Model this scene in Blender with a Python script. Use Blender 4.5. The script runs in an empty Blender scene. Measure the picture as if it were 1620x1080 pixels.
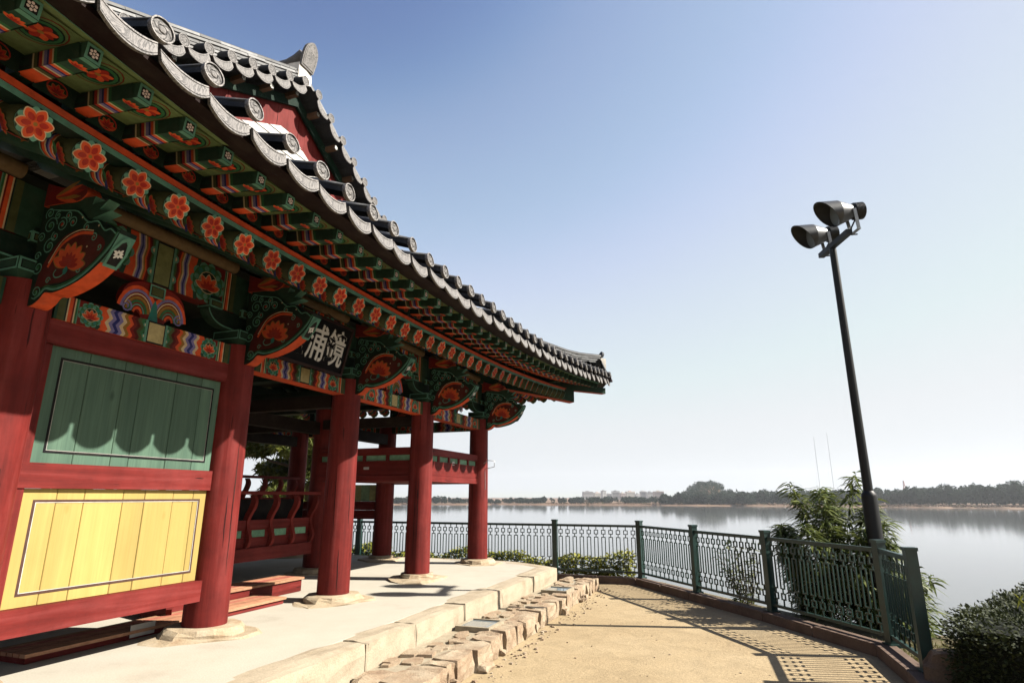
import bpy, math, random
import numpy as np
from mathutils import Vector, Matrix
random.seed(7); rng = np.random.default_rng(7)
S = bpy.context.scene
COL = S.collection
R = math.radians
# ------------------------------------------------------------------ camera, sky, sun, exposure
EYE = 1.6
cd = bpy.data.cameras.new('camera'); cam = bpy.data.objects.new('camera', cd); COL.objects.link(cam)
cd.sensor_width = 36.0; cd.lens = 36.0*938/1620; cd.clip_start = 0.05; cd.clip_end = 20000
cam.location = (0, 0, EYE); cam.rotation_euler = (R(90+14.63), 0, R(20.0))
S.camera = cam
SUN_AZ = math.atan2(0.966, 0.257)      # clockwise from +Y
SUN_EL = R(40.3)
w = bpy.data.worlds.new('World'); S.world = w; w.use_nodes = True
nt = w.node_tree; nt.nodes.clear()
sky = nt.nodes.new('ShaderNodeTexSky'); sky.sky_type = 'NISHITA'; sky.sun_disc = False
sky.sun_elevation = SUN_EL; sky.sun_rotation = SUN_AZ
sky.air_density = 1.0; sky.dust_density = 0.35; sky.ozone_density = 1.0; sky.altitude = 0
bg = nt.nodes.new('ShaderNodeBackground'); SKY, EXPO = 0.0757, 1.7
bg.inputs['Strength'].default_value = SKY
wo = nt.nodes.new('ShaderNodeOutputWorld')
# the film's response to the sky: deeper away from the sun, soft near white (same for the whole dome)
k1 = nt.nodes.new('ShaderNodeVectorMath'); k1.operation = 'SCALE'; k1.inputs['Scale'].default_value = SKY*2**EXPO
cv = nt.nodes.new('ShaderNodeRGBCurve'); k2 = nt.nodes.new('ShaderNodeVectorMath'); k2.operation = 'SCALE'; k2.inputs['Scale'].default_value = 1/(SKY*2**EXPO)
for ci, pts in enumerate((((0, 0), (.20, .135), (.255, .31), (.30, .40), (.434, .62), (.7, .74), (1, .80)), ((0, 0), (.32, .20), (.41, .42), (.497, .55), (.66, .70), (.85, .79), (1, .83)), ((0, 0), (.59, .44), (.72, .65), (.83, .75), (.93, .83), (1, .86)))):
    c_ = cv.mapping.curves[ci]
    for j, (px_, py_) in enumerate(pts):
        if j == 0: c_.points[0].location = (px_, py_)
        elif j == len(pts)-1: c_.points[-1].location = (px_, py_)
        else: c_.points.new(px_, py_)
cv.mapping.extend = 'HORIZONTAL'; cv.mapping.update()
nt.links.new(sky.outputs[0], k1.inputs[0]); nt.links.new(k1.outputs[0], cv.inputs['Color']); nt.links.new(cv.outputs[0], k2.inputs[0])
nt.links.new(k2.outputs[0], bg.inputs[0]); nt.links.new(bg.outputs[0], wo.inputs[0])
sl = bpy.data.lights.new('sun', 'SUN'); sl.energy = 5.0; sl.angle = R(0.53); sl.color = (1.0, 0.94, 0.84)
so = bpy.data.objects.new('sun', sl); COL.objects.link(so)
sd = Vector((math.sin(SUN_AZ)*math.cos(SUN_EL), math.cos(SUN_AZ)*math.cos(SUN_EL), math.sin(SUN_EL)))
so.rotation_euler = sd.to_track_quat('Z', 'Y').to_euler(); so.location = (20, 5, 30)
S.view_settings.view_transform = 'Standard'; S.view_settings.look = 'None'
S.view_settings.exposure = EXPO; S.view_settings.gamma = 1.0
S.render.engine = 'CYCLES'
S.cycles.max_bounces = 8; S.cycles.diffuse_bounces = 5; S.cycles.glossy_bounces = 3; S.cycles.transparent_max_bounces = 8
S.cycles.use_denoising = True

# ------------------------------------------------------------------ helpers
def V(*a): return np.array(a, float)
def fr(o, u, v, n=None):
    o, u, v = np.array(o, float), np.array(u, float), np.array(v, float)
    return (o, u, v, np.cross(u, v) if n is None else np.array(n, float))
XF = fr((0, 0, 0), (0, 1, 0), (0, 0, 1))     # faces +X
class MB:
    def __init__(s): s.v = []; s.f = []; s.c = []; s.sm = []; s.mi = []; s.cur = 0
    def add(s, vs, fs, col, smooth=False):
        b = len(s.v); s.v += [tuple(p) for p in vs]
        multi = isinstance(col, list)
        for i, f in enumerate(fs):
            s.f.append(tuple(b+j for j in f)); s.c.append(col[i] if multi else col); s.sm.append(smooth); s.mi.append(s.cur)
    def box(s, x0, x1, y0, y1, z0, z1, col, jit=0):
        vs = [(x, y, z) for x in (x0, x1) for y in (y0, y1) for z in (z0, z1)]
        if jit: vs = [tuple(c+random.uniform(-jit, jit) for c in p) for p in vs]
        s.add(vs, [(0, 1, 3, 2), (4, 6, 7, 5), (0, 4, 5, 1), (2, 3, 7, 6), (0, 2, 6, 4), (1, 5, 7, 3)], col)
    def bar(s, p0, p1, w_, h, col, up=(0, 0, 1)):
        p0, p1 = np.array(p0, float), np.array(p1, float); d = p1-p0; d /= np.linalg.norm(d)
        a = np.cross(d, up); a /= np.linalg.norm(a); b = np.cross(a, d)
        vs = [p+a*i*w_/2+b*j*h/2 for p in (p0, p1) for i, j in ((-1, -1), (1, -1), (1, 1), (-1, 1))]
        s.add(vs, [(3, 2, 1, 0), (4, 5, 6, 7), (0, 1, 5, 4), (1, 2, 6, 5), (2, 3, 7, 6), (3, 0, 4, 7)], col)
    def tube(s, pts, rad, n, col, caps=True, smooth=True, cols=None, arc=None, up=None):
        pts = [np.array(p, float) for p in pts]; m = len(pts)
        rad = rad if isinstance(rad, (list, tuple)) else [rad]*m
        vs = []
        prev = None
        for i, p in enumerate(pts):
            d = pts[min(i+1, m-1)]-pts[max(i-1, 0)]; d = d/(np.linalg.norm(d)+1e-12)
            if prev is None:
                t = np.array(up if up is not None else ((0, 0, 1) if abs(d[2]) < .9 else (1, 0, 0)), float)
                a = np.cross(d, t)
            else: a = prev-d*(prev@d)
            a /= np.linalg.norm(a); prev = a; b = np.cross(a, d)
            for k in range(n):
                th = 2*math.pi*k/n if arc is None else arc[0]+(arc[1]-arc[0])*k/(n-1)
                vs.append(p+rad[i]*(a*math.cos(th)+b*math.sin(th)))
        fs = []; cs = []
        kk = n if arc is None else n-1
        for i in range(m-1):
            for k in range(kk):
                fs.append((i*n+k, i*n+(k+1) % n, (i+1)*n+(k+1) % n, (i+1)*n+k)); cs.append(cols[i] if cols else col)
        s.add(vs, fs, cs, smooth)
        if caps and arc is None:
            s.add(vs[:n], [tuple(range(n))], cols[0] if cols else col); s.add(vs[-n:], [tuple(range(n))[::-1]], cols[-1] if cols else col)
    def poly(s, F, pts, h, col):
        o, u, v, n = F
        s.add([o+u*a+v*b+n*h for a, b in pts], [tuple(range(len(pts)))], col)
    def prism(s, F, pts, h0, h1, col, side=None):
        o, u, v, n = F; k = len(pts)
        A = [o+u*a+v*b+n*h0 for a, b in pts]; B = [o+u*a+v*b+n*h1 for a, b in pts]
        fs = [tuple(range(k))[::-1], tuple(range(k, 2*k))]+[(i, (i+1) % k, k+(i+1) % k, k+i) for i in range(k)]
        cs = [col, col]+([side]*k if side is not None and not isinstance(side, list) else (side if side else [col]*k))
        s.add(A+B, fs, cs)
    def disc(s, F, c, r, h, col, n=20, ry=None):
        s.poly(F, [(c[0]+r*math.cos(2*math.pi*i/n), c[1]+(ry or r)*math.sin(2*math.pi*i/n)) for i in range(n)], h, col)
    def ribbon(s, F, pts, w_, h, col):
        m = len(pts); L = []; Rr = []
        for i in range(m):
            a = pts[max(i-1, 0)]; b = pts[min(i+1, m-1)]
            dx, dy = b[0]-a[0], b[1]-a[1]; q = math.hypot(dx, dy)+1e-9
            ww = (w_[i] if isinstance(w_, list) else w_)/2
            L.append((pts[i][0]-dy/q*ww, pts[i][1]+dx/q*ww)); Rr.append((pts[i][0]+dy/q*ww, pts[i][1]-dx/q*ww))
        for i in range(m-1): s.poly(F, [L[i], L[i+1], Rr[i+1], Rr[i]], h, col)
    def mesh(s, name):
        me = bpy.data.meshes.new(name); me.from_pydata([tuple(map(float, p)) for p in s.v], [], s.f)
        ca = me.color_attributes.new('Col', 'FLOAT_COLOR', 'CORNER')
        arr = np.empty((len(me.loops), 4), np.float32); tot = np.empty(len(me.polygons), np.int32)
        me.polygons.foreach_get('loop_total', tot)
        cc = np.array([tuple(c)+(1,) for c in s.c], np.float32).reshape(-1, 4)
        arr[:] = np.repeat(cc, tot, axis=0)
        ca.data.foreach_set('color', arr.ravel())
        me.polygons.foreach_set('use_smooth', s.sm)
        if any(s.mi): me.polygons.foreach_set('material_index', s.mi)
        me.update(); return me
    def obj(s, name, mat, parent=None, **kw): return link(name, s.mesh(name), mat, parent, **kw)
def link(name, me, mat, parent=None, M=None, label=None):
    o = bpy.data.objects.new(name, me); COL.objects.link(o)
    if mat is not None and len(me.materials) == 0:
        for q in (mat if isinstance(mat, list) else [mat]): me.materials.append(q)
    if parent is not None: o.parent = parent
    if M is not None: o.matrix_basis = M
    if label: o['label'] = label
    return o
def thing(name, label, cat, loc=(0, 0, 0), group=None):
    o = bpy.data.objects.new(name, None); COL.objects.link(o); o.location = loc
    o['label'] = label; o['category'] = cat
    if group: o['group'] = group
    o.empty_display_size = .1
    return o
def tag(o, label, cat, group=None):
    o['label'] = label; o['category'] = cat
    if group: o['group'] = group
    return o
def struct(o, k='structure'): o['kind'] = k; return o

# ------------------------------------------------------------------ materials
def newmat(name):
    m = bpy.data.materials.new(name); m.use_nodes = True
    n = m.node_tree.nodes; b = n['Principled BSDF']; return m, m.node_tree, n, b
def N(nt, t, **k):
    x = nt.nodes.new(t)
    for a, v in k.items(): setattr(x, a, v)
    return x
def noise(nt, scale, detail=4, rough=.6, stretch=None, co='Object', dist=0):
    tc = N(nt, 'ShaderNodeTexCoord'); mp = N(nt, 'ShaderNodeMapping'); t = N(nt, 'ShaderNodeTexNoise')
    nt.links.new(tc.outputs[co], mp.inputs[0]); nt.links.new(mp.outputs[0], t.inputs['Vector'])
    if stretch: mp.inputs['Scale'].default_value = stretch
    t.inputs['Scale'].default_value = scale; t.inputs['Detail'].default_value = detail; t.inputs['Roughness'].default_value = rough
    t.inputs['Distortion'].default_value = dist
    return t
def ramp(nt, src, stops):
    r = N(nt, 'ShaderNodeValToRGB'); el = r.color_ramp.elements
    while len(el) < len(stops): el.new(.5)
    for e, (p, c) in zip(el, stops): e.position = p; e.color = tuple(c)+(1,) if len(c) == 3 else c
    nt.links.new(src, r.inputs[0]); return r
def mix(nt, a, b, fac, mode='MIX'):
    m = N(nt, 'ShaderNodeMix', data_type='RGBA', blend_type=mode)
    for i, x in ((6, a), (7, b)):
        if hasattr(x, 'is_linked'): nt.links.new(x, m.inputs[i])
        else: m.inputs[i].default_value = tuple(x)+(1,)
    if hasattr(fac, 'is_linked'): nt.links.new(fac, m.inputs[0])
    else: m.inputs[0].default_value = fac
    return m.outputs[2]
def bump(nt, b, src, strength, dist):
    p = N(nt, 'ShaderNodeBump'); p.inputs['Strength'].default_value = strength; p.inputs['Distance'].default_value = dist
    nt.links.new(src, p.inputs['Height']); nt.links.new(p.outputs[0], b.inputs['Normal']); return p
def g(v): return (v, v, v)
ALB = .44   # keeps every albedo in proportion to the chosen exposure
def sc(c): return tuple(ALB*x for x in c)
def colmat(name, rough=.6, var=.35, scale=9, stretch=None, bstr=.25, bdist=.004, spec=.4, fine=60):
    """colour from the painted faces, broken up by grain and wear"""
    m, nt, n, b = newmat(name)
    at = N(nt, 'ShaderNodeAttribute', attribute_name='Col')
    a = noise(nt, scale, 5, .65, stretch); r = ramp(nt, a.outputs[0], [(.3, g(1-var)), (.7, g(1+var*.5))])
    c = mix(nt, at.outputs['Color'], r.outputs[0], 1.0, 'MULTIPLY')
    du = noise(nt, 3.2, 6, .75); dr = ramp(nt, du.outputs[0], [(.46, g(0)), (.74, g(.36))]); c = mix(nt, c, (.055, .048, .036), dr.outputs[0])
    ch = noise(nt, 48, 3, .8); cr = ramp(nt, ch.outputs[0], [(.66, g(0)), (.72, g(.5))]); c = mix(nt, c, (.06, .045, .03), cr.outputs[0])
    oi = N(nt, 'ShaderNodeObjectInfo'); pv = N(nt, 'ShaderNodeMapRange'); nt.links.new(oi.outputs['Random'], pv.inputs[0]); pv.inputs[3].default_value = .66; pv.inputs[4].default_value = 1.10
    c2 = N(nt, 'ShaderNodeVectorMath', operation='SCALE'); nt.links.new(c, c2.inputs[0]); nt.links.new(pv.outputs[0], c2.inputs['Scale'])
    nt.links.new(c2.outputs[0], b.inputs['Base Color']); b.inputs['Roughness'].default_value = rough
    b.inputs['Specular IOR Level'].default_value = spec
    f = noise(nt, fine, 4, .6, stretch); bump(nt, b, f.outputs[0], bstr, bdist)
    return m
M_PAINT = colmat('painted_timber', .7, .28, 14, None, .3, .003, .10)
# red columns and rails, grain with drying cracks
def redmat(name, stretch, base=(.102, .0112, .0092)):
    m, nt, n, b = newmat(name)
    a = noise(nt, 1.2, 6, .65, stretch, dist=.3); r = ramp(nt, a.outputs[0], [(.30, tuple(.62*x for x in base)), (.5, base), (.72, tuple(1.25*x+.01 for x in base))])
    st2 = tuple(2.2*x for x in stretch)
    k = noise(nt, 1.6, 3, .5, st2); cr = ramp(nt, k.outputs[0], [(.275, g(.25)), (.31, g(1))])
    wv = noise(nt, 26, 5, .7); wr = ramp(nt, wv.outputs[0], [(.66, g(0)), (.8, g(.28))])
    c = mix(nt, r.outputs[0], cr.outputs[0], 1.0, 'MULTIPLY'); c = mix(nt, c, (.17, .07, .05), wr.outputs[0])
    dg = noise(nt, 2.3, 6, .7); dgr = ramp(nt, dg.outputs[0], [(.34, g(.72)), (.6, g(1.06))]); c = mix(nt, c, dgr.outputs[0], 1.0, 'MULTIPLY')
    nt.links.new(c, b.inputs['Base Color']); b.inputs['Roughness'].default_value = .65; b.inputs['Specular IOR Level'].default_value = .12
    h = mix(nt, a.outputs[0], cr.outputs[0], .75, 'MULTIPLY'); bump(nt, b, h, .6, .008)
    return m
M_RED = redmat('red_timber_upright', (9, 9, .55))
M_REDY = redmat('red_timber_along', (9, .55, 9))
M_REDX = redmat('red_timber_across', (.55, 9, 9))
def plankmat(name, base, dark, knot, gr=1.0):
    m, nt, n, b = newmat(name)
    oi = N(nt, 'ShaderNodeObjectInfo')
    a = noise(nt, 1.0, 6, .6, (14, 14, .7), dist=.4); r = ramp(nt, a.outputs[0], [(.28, dark), (.6, base), (.8, tuple(1.15*x for x in base))])
    tc = N(nt, 'ShaderNodeTexCoord'); mp = N(nt, 'ShaderNodeMapping'); mp.inputs['Scale'].default_value = (1, 5.5, 2.6)
    vo = N(nt, 'ShaderNodeTexVoronoi'); vo.inputs['Scale'].default_value = 1.0
    nt.links.new(tc.outputs['Object'], mp.inputs[0]); nt.links.new(mp.outputs[0], vo.inputs['Vector'])
    kr = ramp(nt, vo.outputs['Distance'], [(.07, g(.75)), (.16, g(0))])
    big = noise(nt, 2.1, 2, .5); br = ramp(nt, big.outputs[0], [(.48, g(0)), (.55, g(1))])
    kf = mix(nt, kr.outputs[0], br.outputs[0], 1.0, 'MULTIPLY')
    c = mix(nt, r.outputs[0], knot, kf)
    fg = noise(nt, 1.0, 5, .7, (70, 70, 1.6), dist=.2); fgr = ramp(nt, fg.outputs[0], [(.32, g(1-.20*gr)), (.5, g(1)), (.7, g(1+.07*gr))]); c = mix(nt, c, fgr.outputs[0], 1.0, 'MULTIPLY')
    cp = noise(nt, 1.0, 5, .75, (30, 30, 7)); cpr = ramp(nt, cp.outputs[0], [(.69, g(0)), (.73, g(.55*gr))]); c = mix(nt, c, tuple(.55*x+.02 for x in base), cpr.outputs[0])
    st = noise(nt, 1.4, 4, .6, (1, 1, .5)); stt = ramp(nt, st.outputs[0], [(.35, g(.84)), (.65, g(1.05))]); c = mix(nt, c, stt.outputs[0], 1.0, 'MULTIPLY')
    pv = N(nt, 'ShaderNodeMapRange'); nt.links.new(oi.outputs['Random'], pv.inputs[0]); pv.inputs[3].default_value = .82; pv.inputs[4].default_value = 1.12
    c2 = N(nt, 'ShaderNodeVectorMath', operation='SCALE'); nt.links.new(c, c2.inputs[0]); nt.links.new(pv.outputs[0], c2.inputs['Scale'])
    nt.links.new(c2.outputs[0], b.inputs['Base Color']); b.inputs['Roughness'].default_value = .65; b.inputs['Specular IOR Level'].default_value = .12
    bump(nt, b, a.outputs[0], .35, .004)
    return m
M_GREENPL = plankmat('green_plank', (.068, .116, .082), (.048, .088, .064), (.014, .030, .022))
M_YELLOWPL = plankmat('yellow_plank', (.31, .228, .075), (.295, .214, .067), (.24, .155, .042), .4)
# roof tile: fired clay, dark bodies
def tilemat(name, lo, hi, fine=38, bstr=.5):
    m, nt, n, b = newmat(name)
    at = N(nt, 'ShaderNodeAttribute', attribute_name='Col')
    a = noise(nt, 7, 6, .7); r = ramp(nt, a.outputs[0], [(.3, g(lo)), (.7, g(hi))])
    c = mix(nt, at.outputs['Color'], r.outputs[0], 1.0, 'MULTIPLY')
    sp = noise(nt, 55, 3, .7); sr = ramp(nt, sp.outputs[0], [(.6, g(0)), (.72, g(.35))])
    c = mix(nt, c, (.14, .13, .12), sr.outputs[0])
    nt.links.new(c, b.inputs['Base Color']); b.inputs['Roughness'].default_value = .65; b.inputs['Specular IOR Level'].default_value = .25
    f = noise(nt, fine, 5, .65); bump(nt, b, f.outputs[0], bstr, .006); return m
M_TILE = tilemat('roof_tile_clay', .7, 1.25)
def facemat():
    """moulded end faces: worn pale clay with incised curling lines"""
    m, nt, n, b = newmat('tile_end_face')
    at = N(nt, 'ShaderNodeAttribute', attribute_name='Col')
    a = noise(nt, 10, 5, .6, dist=1.6)
    wv = N(nt, 'ShaderNodeMath', operation='MULTIPLY'); nt.links.new(a.outputs[0], wv.inputs[0]); wv.inputs[1].default_value = 42
    sn = N(nt, 'ShaderNodeMath', operation='SINE'); nt.links.new(wv.outputs[0], sn.inputs[0])
    lr = ramp(nt, sn.outputs[0], [(.0, g(1.15)), (.5, g(1)), (.85, g(.22))])
    c = mix(nt, at.outputs['Color'], lr.outputs[0], .9, 'MULTIPLY')
    p = noise(nt, 30, 4, .7); pr = ramp(nt, p.outputs[0], [(.3, g(.72)), (.7, g(1.1))])
    c = mix(nt, c, pr.outputs[0], 1.0, 'MULTIPLY')
    nt.links.new(c, b.inputs['Base Color']); b.inputs['Roughness'].default_value = .7
    bump(nt, b, sn.outputs[0], .35, -.004); return m
M_FACE = facemat()
def stonemat(name, stops, scale=6, bstr=.6, bdist=.012, rough=.85, speck=0.0, specks=(.05, .04, .03), fine=70):
    m, nt, n, b = newmat(name)
    a = noise(nt, scale, 7, .68); r = ramp(nt, a.outputs[0], [(p_, sc(c_)) for p_, c_ in stops]); c = r.outputs[0]
    f = noise(nt, fine, 4, .7); fr_ = ramp(nt, f.outputs[0], [(.25, g(.78)), (.75, g(1.18))])
    c = mix(nt, c, fr_.outputs[0], 1.0, 'MULTIPLY')
    if speck:
        q = noise(nt, fine*2.2, 2, .5); qr = ramp(nt, q.outputs[0], [(.66, g(0)), (.7, g(speck))]); c = mix(nt, c, specks, qr.outputs[0])
    nt.links.new(c, b.inputs['Base Color']); b.inputs['Roughness'].default_value = rough; b.inputs['Specular IOR Level'].default_value = .25
    h = mix(nt, a.outputs[0], f.outputs[0], .45); bump(nt, b, h, bstr, bdist); return m
M_GRANITE = stonemat('granite', [(.25, (.40, .31, .20)), (.5, (.60, .50, .36)), (.75, (.70, .59, .43))], 3, .7, .012, speck=.5)
M_PLINTH = stonemat('plinth_granite', [(.25, (.44, .28, .16)), (.45, (.60, .47, .31)), (.75, (.72, .61, .45))], 5, .8, .02, speck=.3)
M_RUBBLE = stonemat('rough_stone', [(.2, (.28, .16, .10)), (.42, (.52, .37, .24)), (.6, (.66, .53, .37)), (.8, (.74, .63, .47))], 4, 1, .03, speck=.3)
M_CEMENT = stonemat('platform_cement', [(.2, (.53, .47, .38)), (.45, (.66, .605, .50)), (.75, (.72, .67, .56))], 1.6, .25, .004, fine=90)
M_MORTAR = stonemat('mortar', [(.3, (.42, .34, .23)), (.7, (.6, .52, .38))], 9, .6, .01)
M_KERB = stonemat('red_granite_kerb', [(.3, (.15, .095, .068)), (.6, (.24, .16, .118)), (.8, (.30, .215, .165))], 5, .4, .006, speck=.5)
M_ROCK = stonemat('brown_rock', [(.2, (.10, .06, .04)), (.5, (.24, .16, .11)), (.8, (.34, .25, .18))], 4, 1, .04)
def sandmat():
    m, nt, n, b = newmat('sandy_ground')
    a = noise(nt, .55, 6, .62); r = ramp(nt, a.outputs[0], [(.28, (.222, .165, .095)), (.5, (.265, .202, .119)), (.72, (.292, .228, .140))])
    f = noise(nt, 34, 6, .75); f2 = ramp(nt, f.outputs[0], [(.3, g(.76)), (.7, g(1.16))])
    c = mix(nt, r.outputs[0], f2.outputs[0], 1.0, 'MULTIPLY')
    m3 = noise(nt, 3.5, 5, .7, dist=.6); m3r = ramp(nt, m3.outputs[0], [(.32, g(.86)), (.65, g(1.06))]); c = mix(nt, c, m3r.outputs[0], 1.0, 'MULTIPLY')
    q = noise(nt, 120, 2, .5); qr = ramp(nt, q.outputs[0], [(.68, g(0)), (.74, g(.55))]); c = mix(nt, c, (.09, .063, .04), qr.outputs[0])
    nt.links.new(c, b.inputs['Base Color']); b.inputs['Roughness'].default_value = .95; b.inputs['Specular IOR Level'].default_value = .15
    h = mix(nt, m3.outputs[0], f.outputs[0], .4); bump(nt, b, h, .7, .03); return m
M_SAND = sandmat()
def plain(name, col, rough=.5, metal=0, var=.2, scale=20, bstr=.1, spec=.5):
    m, nt, n, b = newmat(name)
    col = sc(col); a = noise(nt, scale, 5, .65); r = ramp(nt, a.outputs[0], [(.3, tuple(x*(1-var) for x in col)), (.7, tuple(x*(1+var) for x in col))])
    nt.links.new(r.outputs[0], b.inputs['Base Color']); b.inputs['Roughness'].default_value = rough; b.inputs['Metallic'].default_value = metal
    b.inputs['Specular IOR Level'].default_value = spec
    if bstr: bump(nt, b, a.outputs[0], bstr, .003)
    return m
M_FENCE = plain('green_fence_paint', (.013, .054, .044), .42, var=.35, scale=12)
M_POLE = plain('black_pole_paint', (.010, .011, .012), .5, var=.3, spec=.25)
M_LAMPBODY = plain('lamp_housing', (.055, .058, .062), .42, .3, var=.2)
M_LAMPDARK = plain('lamp_visor_inside', (.012, .012, .013), .7, var=.2)
M_STEEL = plain('galvanised_steel', (.5, .5, .5), .4, .8)
M_GLASS = plain('lamp_lens_glass', (.25, .29, .31), .08, 0, .08, 5, 0)
M_BLACK = plain('black_lacquer', (.006, .006, .008), .8, var=.3, spec=.08)
M_WHITE = plain('white_paint', (.74, .72, .68), .6, var=.08)
M_DARKWOOD = plain('light_block_timber', (.03, .035, .022), .8, var=.4, scale=6, spec=.08)
M_STICK = plain('paper_label', (.7, .68, .62), .6, var=.06)
def leafmat(name, lo, hi, rough=.5, trans=.25):
    m, nt, n, b = newmat(name)
    at = N(nt, 'ShaderNodeAttribute', attribute_name='Col')
    gm = N(nt, 'ShaderNodeMix', data_type='RGBA'); sp = N(nt, 'ShaderNodeSeparateColor'); nt.links.new(at.outputs['Color'], sp.inputs[0])
    nt.links.new(sp.outputs[0], gm.inputs[0]); gm.inputs[6].default_value = sc(lo)+(1,); gm.inputs[7].default_value = sc(hi)+(1,)
    nt.links.new(gm.outputs[2], b.inputs['Base Color']); b.inputs['Roughness'].default_value = rough; b.inputs['Specular IOR Level'].default_value = .12
    if trans:
        tr = N(nt, 'ShaderNodeBsdfTranslucent'); nt.links.new(gm.outputs[2], tr.inputs[0]); ms = N(nt, 'ShaderNodeMixShader'); ms.inputs[0].default_value = trans
        out = n['Material Output']; nt.links.new(b.outputs[0], ms.inputs[1]); nt.links.new(tr.outputs[0], ms.inputs[2]); nt.links.new(ms.outputs[0], out.inputs[0])
    return m
M_BAMBOO = leafmat('bamboo_leaf', (.045, .085, .02), (.30, .34, .09))
M_HEDGE = leafmat('hedge_leaf', (.022, .034, .012), (.10, .115, .04), rough=.7, trans=.12)
M_WEED = leafmat('weed_leaf', (.16, .20, .025), (.62, .58, .10))
M_SHRUB = leafmat('shrub_leaf', (.05, .07, .02), (.20, .22, .08))
M_GRASS = leafmat('dry_grass', (.12, .13, .03), (.42, .36, .14))
M_PINE = leafmat('pine_needles', (.05, .075, .015), (.17, .18, .035), trans=.15)
M_FARWOOD = leafmat('far_wood', (.024, .046, .032), (.048, .078, .048), rough=.95, trans=.45)
M_REED = leafmat('far_reeds', (.20, .12, .07), (.36, .24, .15), trans=0)
M_BARK = plain('bark', (.09, .06, .045), .9, var=.4, scale=8, bstr=.8)
def watermat():
    m, nt, n, b = newmat('lake_water')
    b.inputs['Base Color'].default_value = (.075, .08, .08, 1); b.inputs['Roughness'].default_value = .06; b.inputs['IOR'].default_value = 1.33
    a = noise(nt, .35, 5, .55, (1, 2.2, 1)); bump(nt, b, a.outputs[0], .06, .10); return m
M_WATER = watermat()
M_BANK = stonemat('bank_soil', [(.3, (.10, .085, .035)), (.5, (.16, .13, .06)), (.75, (.22, .18, .09))], 1.2, .9, .05, fine=12)
M_FARLAND = stonemat('far_shore_soil', [(.3, (.22, .13, .08)), (.55, (.30, .19, .12)), (.75, (.34, .25, .16))], .03, .3, .05, fine=.4)

# ------------------------------------------------------------------ palette (paint colours)
GRN = (.036, .100, .064); DGRN = (.009, .030, .020); MINT = (.15, .38, .28); OLIVE = (.13, .15, .055); LEAF = (.05, .20, .08)
ORG = (.72, .100, .030); RED = (.50, .035, .02); MAR = (.10, .012, .010); DRED = (.22, .018, .014)
LAV = (.26, .22, .46); BLU = (.035, .04, .20); OCH = (.42, .21, .045); CREAM = (.66, .50, .30); WHT = (.74, .72, .68); BLK = (.007, .007, .008)
TAN = (.40, .26, .13); TEAL = (.04, .26, .22)
CLAY = (.020, .022, .027); CLAYL = (.122, .113, .108); CLAYM = (.085, .08, .077)
_PAL = dict(GRN=.42, DGRN=.5, MINT=.52, OLIVE=.38, LEAF=.5, ORG=.66, RED=.52, MAR=.6, DRED=.55, LAV=.55, BLU=.55, OCH=.5, CREAM=.66, WHT=.75, TAN=.30, TEAL=.5)
for _n, _k in _PAL.items(): globals()[_n] = tuple(_k*x for x in globals()[_n])
# ------------------------------------------------------------------ setting: lake, land, bank
WZ = -8.0
def sheet(name, pts, z, mat):
    m = MB(); m.add([(x, y, z) for x, y in pts], [tuple(range(len(pts)))], g(.5)); return m.obj(name, mat)
struct(sheet('lake_water', [(-5000, -3000), (5000, -3000), (5000, 9000), (-5000, 9000)], WZ, M_WATER))
SHORE = [(-90, 96), (-36, 42), (-13.5, 15.2), (-10, 13.1), (-2.6, 12.75), (-1.5, 12.55), (-.25, 10.95), (.8, 9.75), (1.35, 9.5), (2.6, 8.7), (4.5, 7.8), (9, 6.6), (30, 3), (90, -12)]
struct(sheet('ground', SHORE+[(90, -80), (-90, -80)], 0.0, M_SAND))
def bank():
    m = MB(); P = [np.array(p, float) for p in SHORE]; rows = []
    for i, p in enumerate(P):
        d = P[min(i+1, len(P)-1)]-P[max(i-1, 0)]; d /= np.linalg.norm(d); nrm = np.array([-d[1], d[0]])
        rows.append([(p[0]+nrm[0]*o-(.02 if o == 0 else 0)*nrm[0], p[1]+nrm[1]*o, z) for o, z in ((-.05, -.004), (.5, -.12), (1.6, -.75), (4, -2.3), (14, -8.8))])
    vs = [q for r in rows for q in r]
    fs = [(i*5+j, (i+1)*5+j, (i+1)*5+j+1, i*5+j+1) for i in range(len(rows)-1) for j in range(4)]
    m.add(vs, fs, g(.5), True); struct(m.obj('bank', M_BANK))
bank()

BED = [(1.52, 5.0), (1.52, 6.6), (1.46, 7.7), (.4, 9.33), (-.62, 10.72), (-1.72, 12.2), (-9.8, 12.25), (-9.9, 12.9), (-2.6, 12.7), (-1.5, 12.5), (-.25, 10.9), (.8, 9.7), (1.35, 9.45), (2.6, 8.65), (4.4, 7.75), (8.5, 6.6), (8.5, 3.5)]
struct(sheet('planting_bed', BED, .005, M_BANK))

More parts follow.
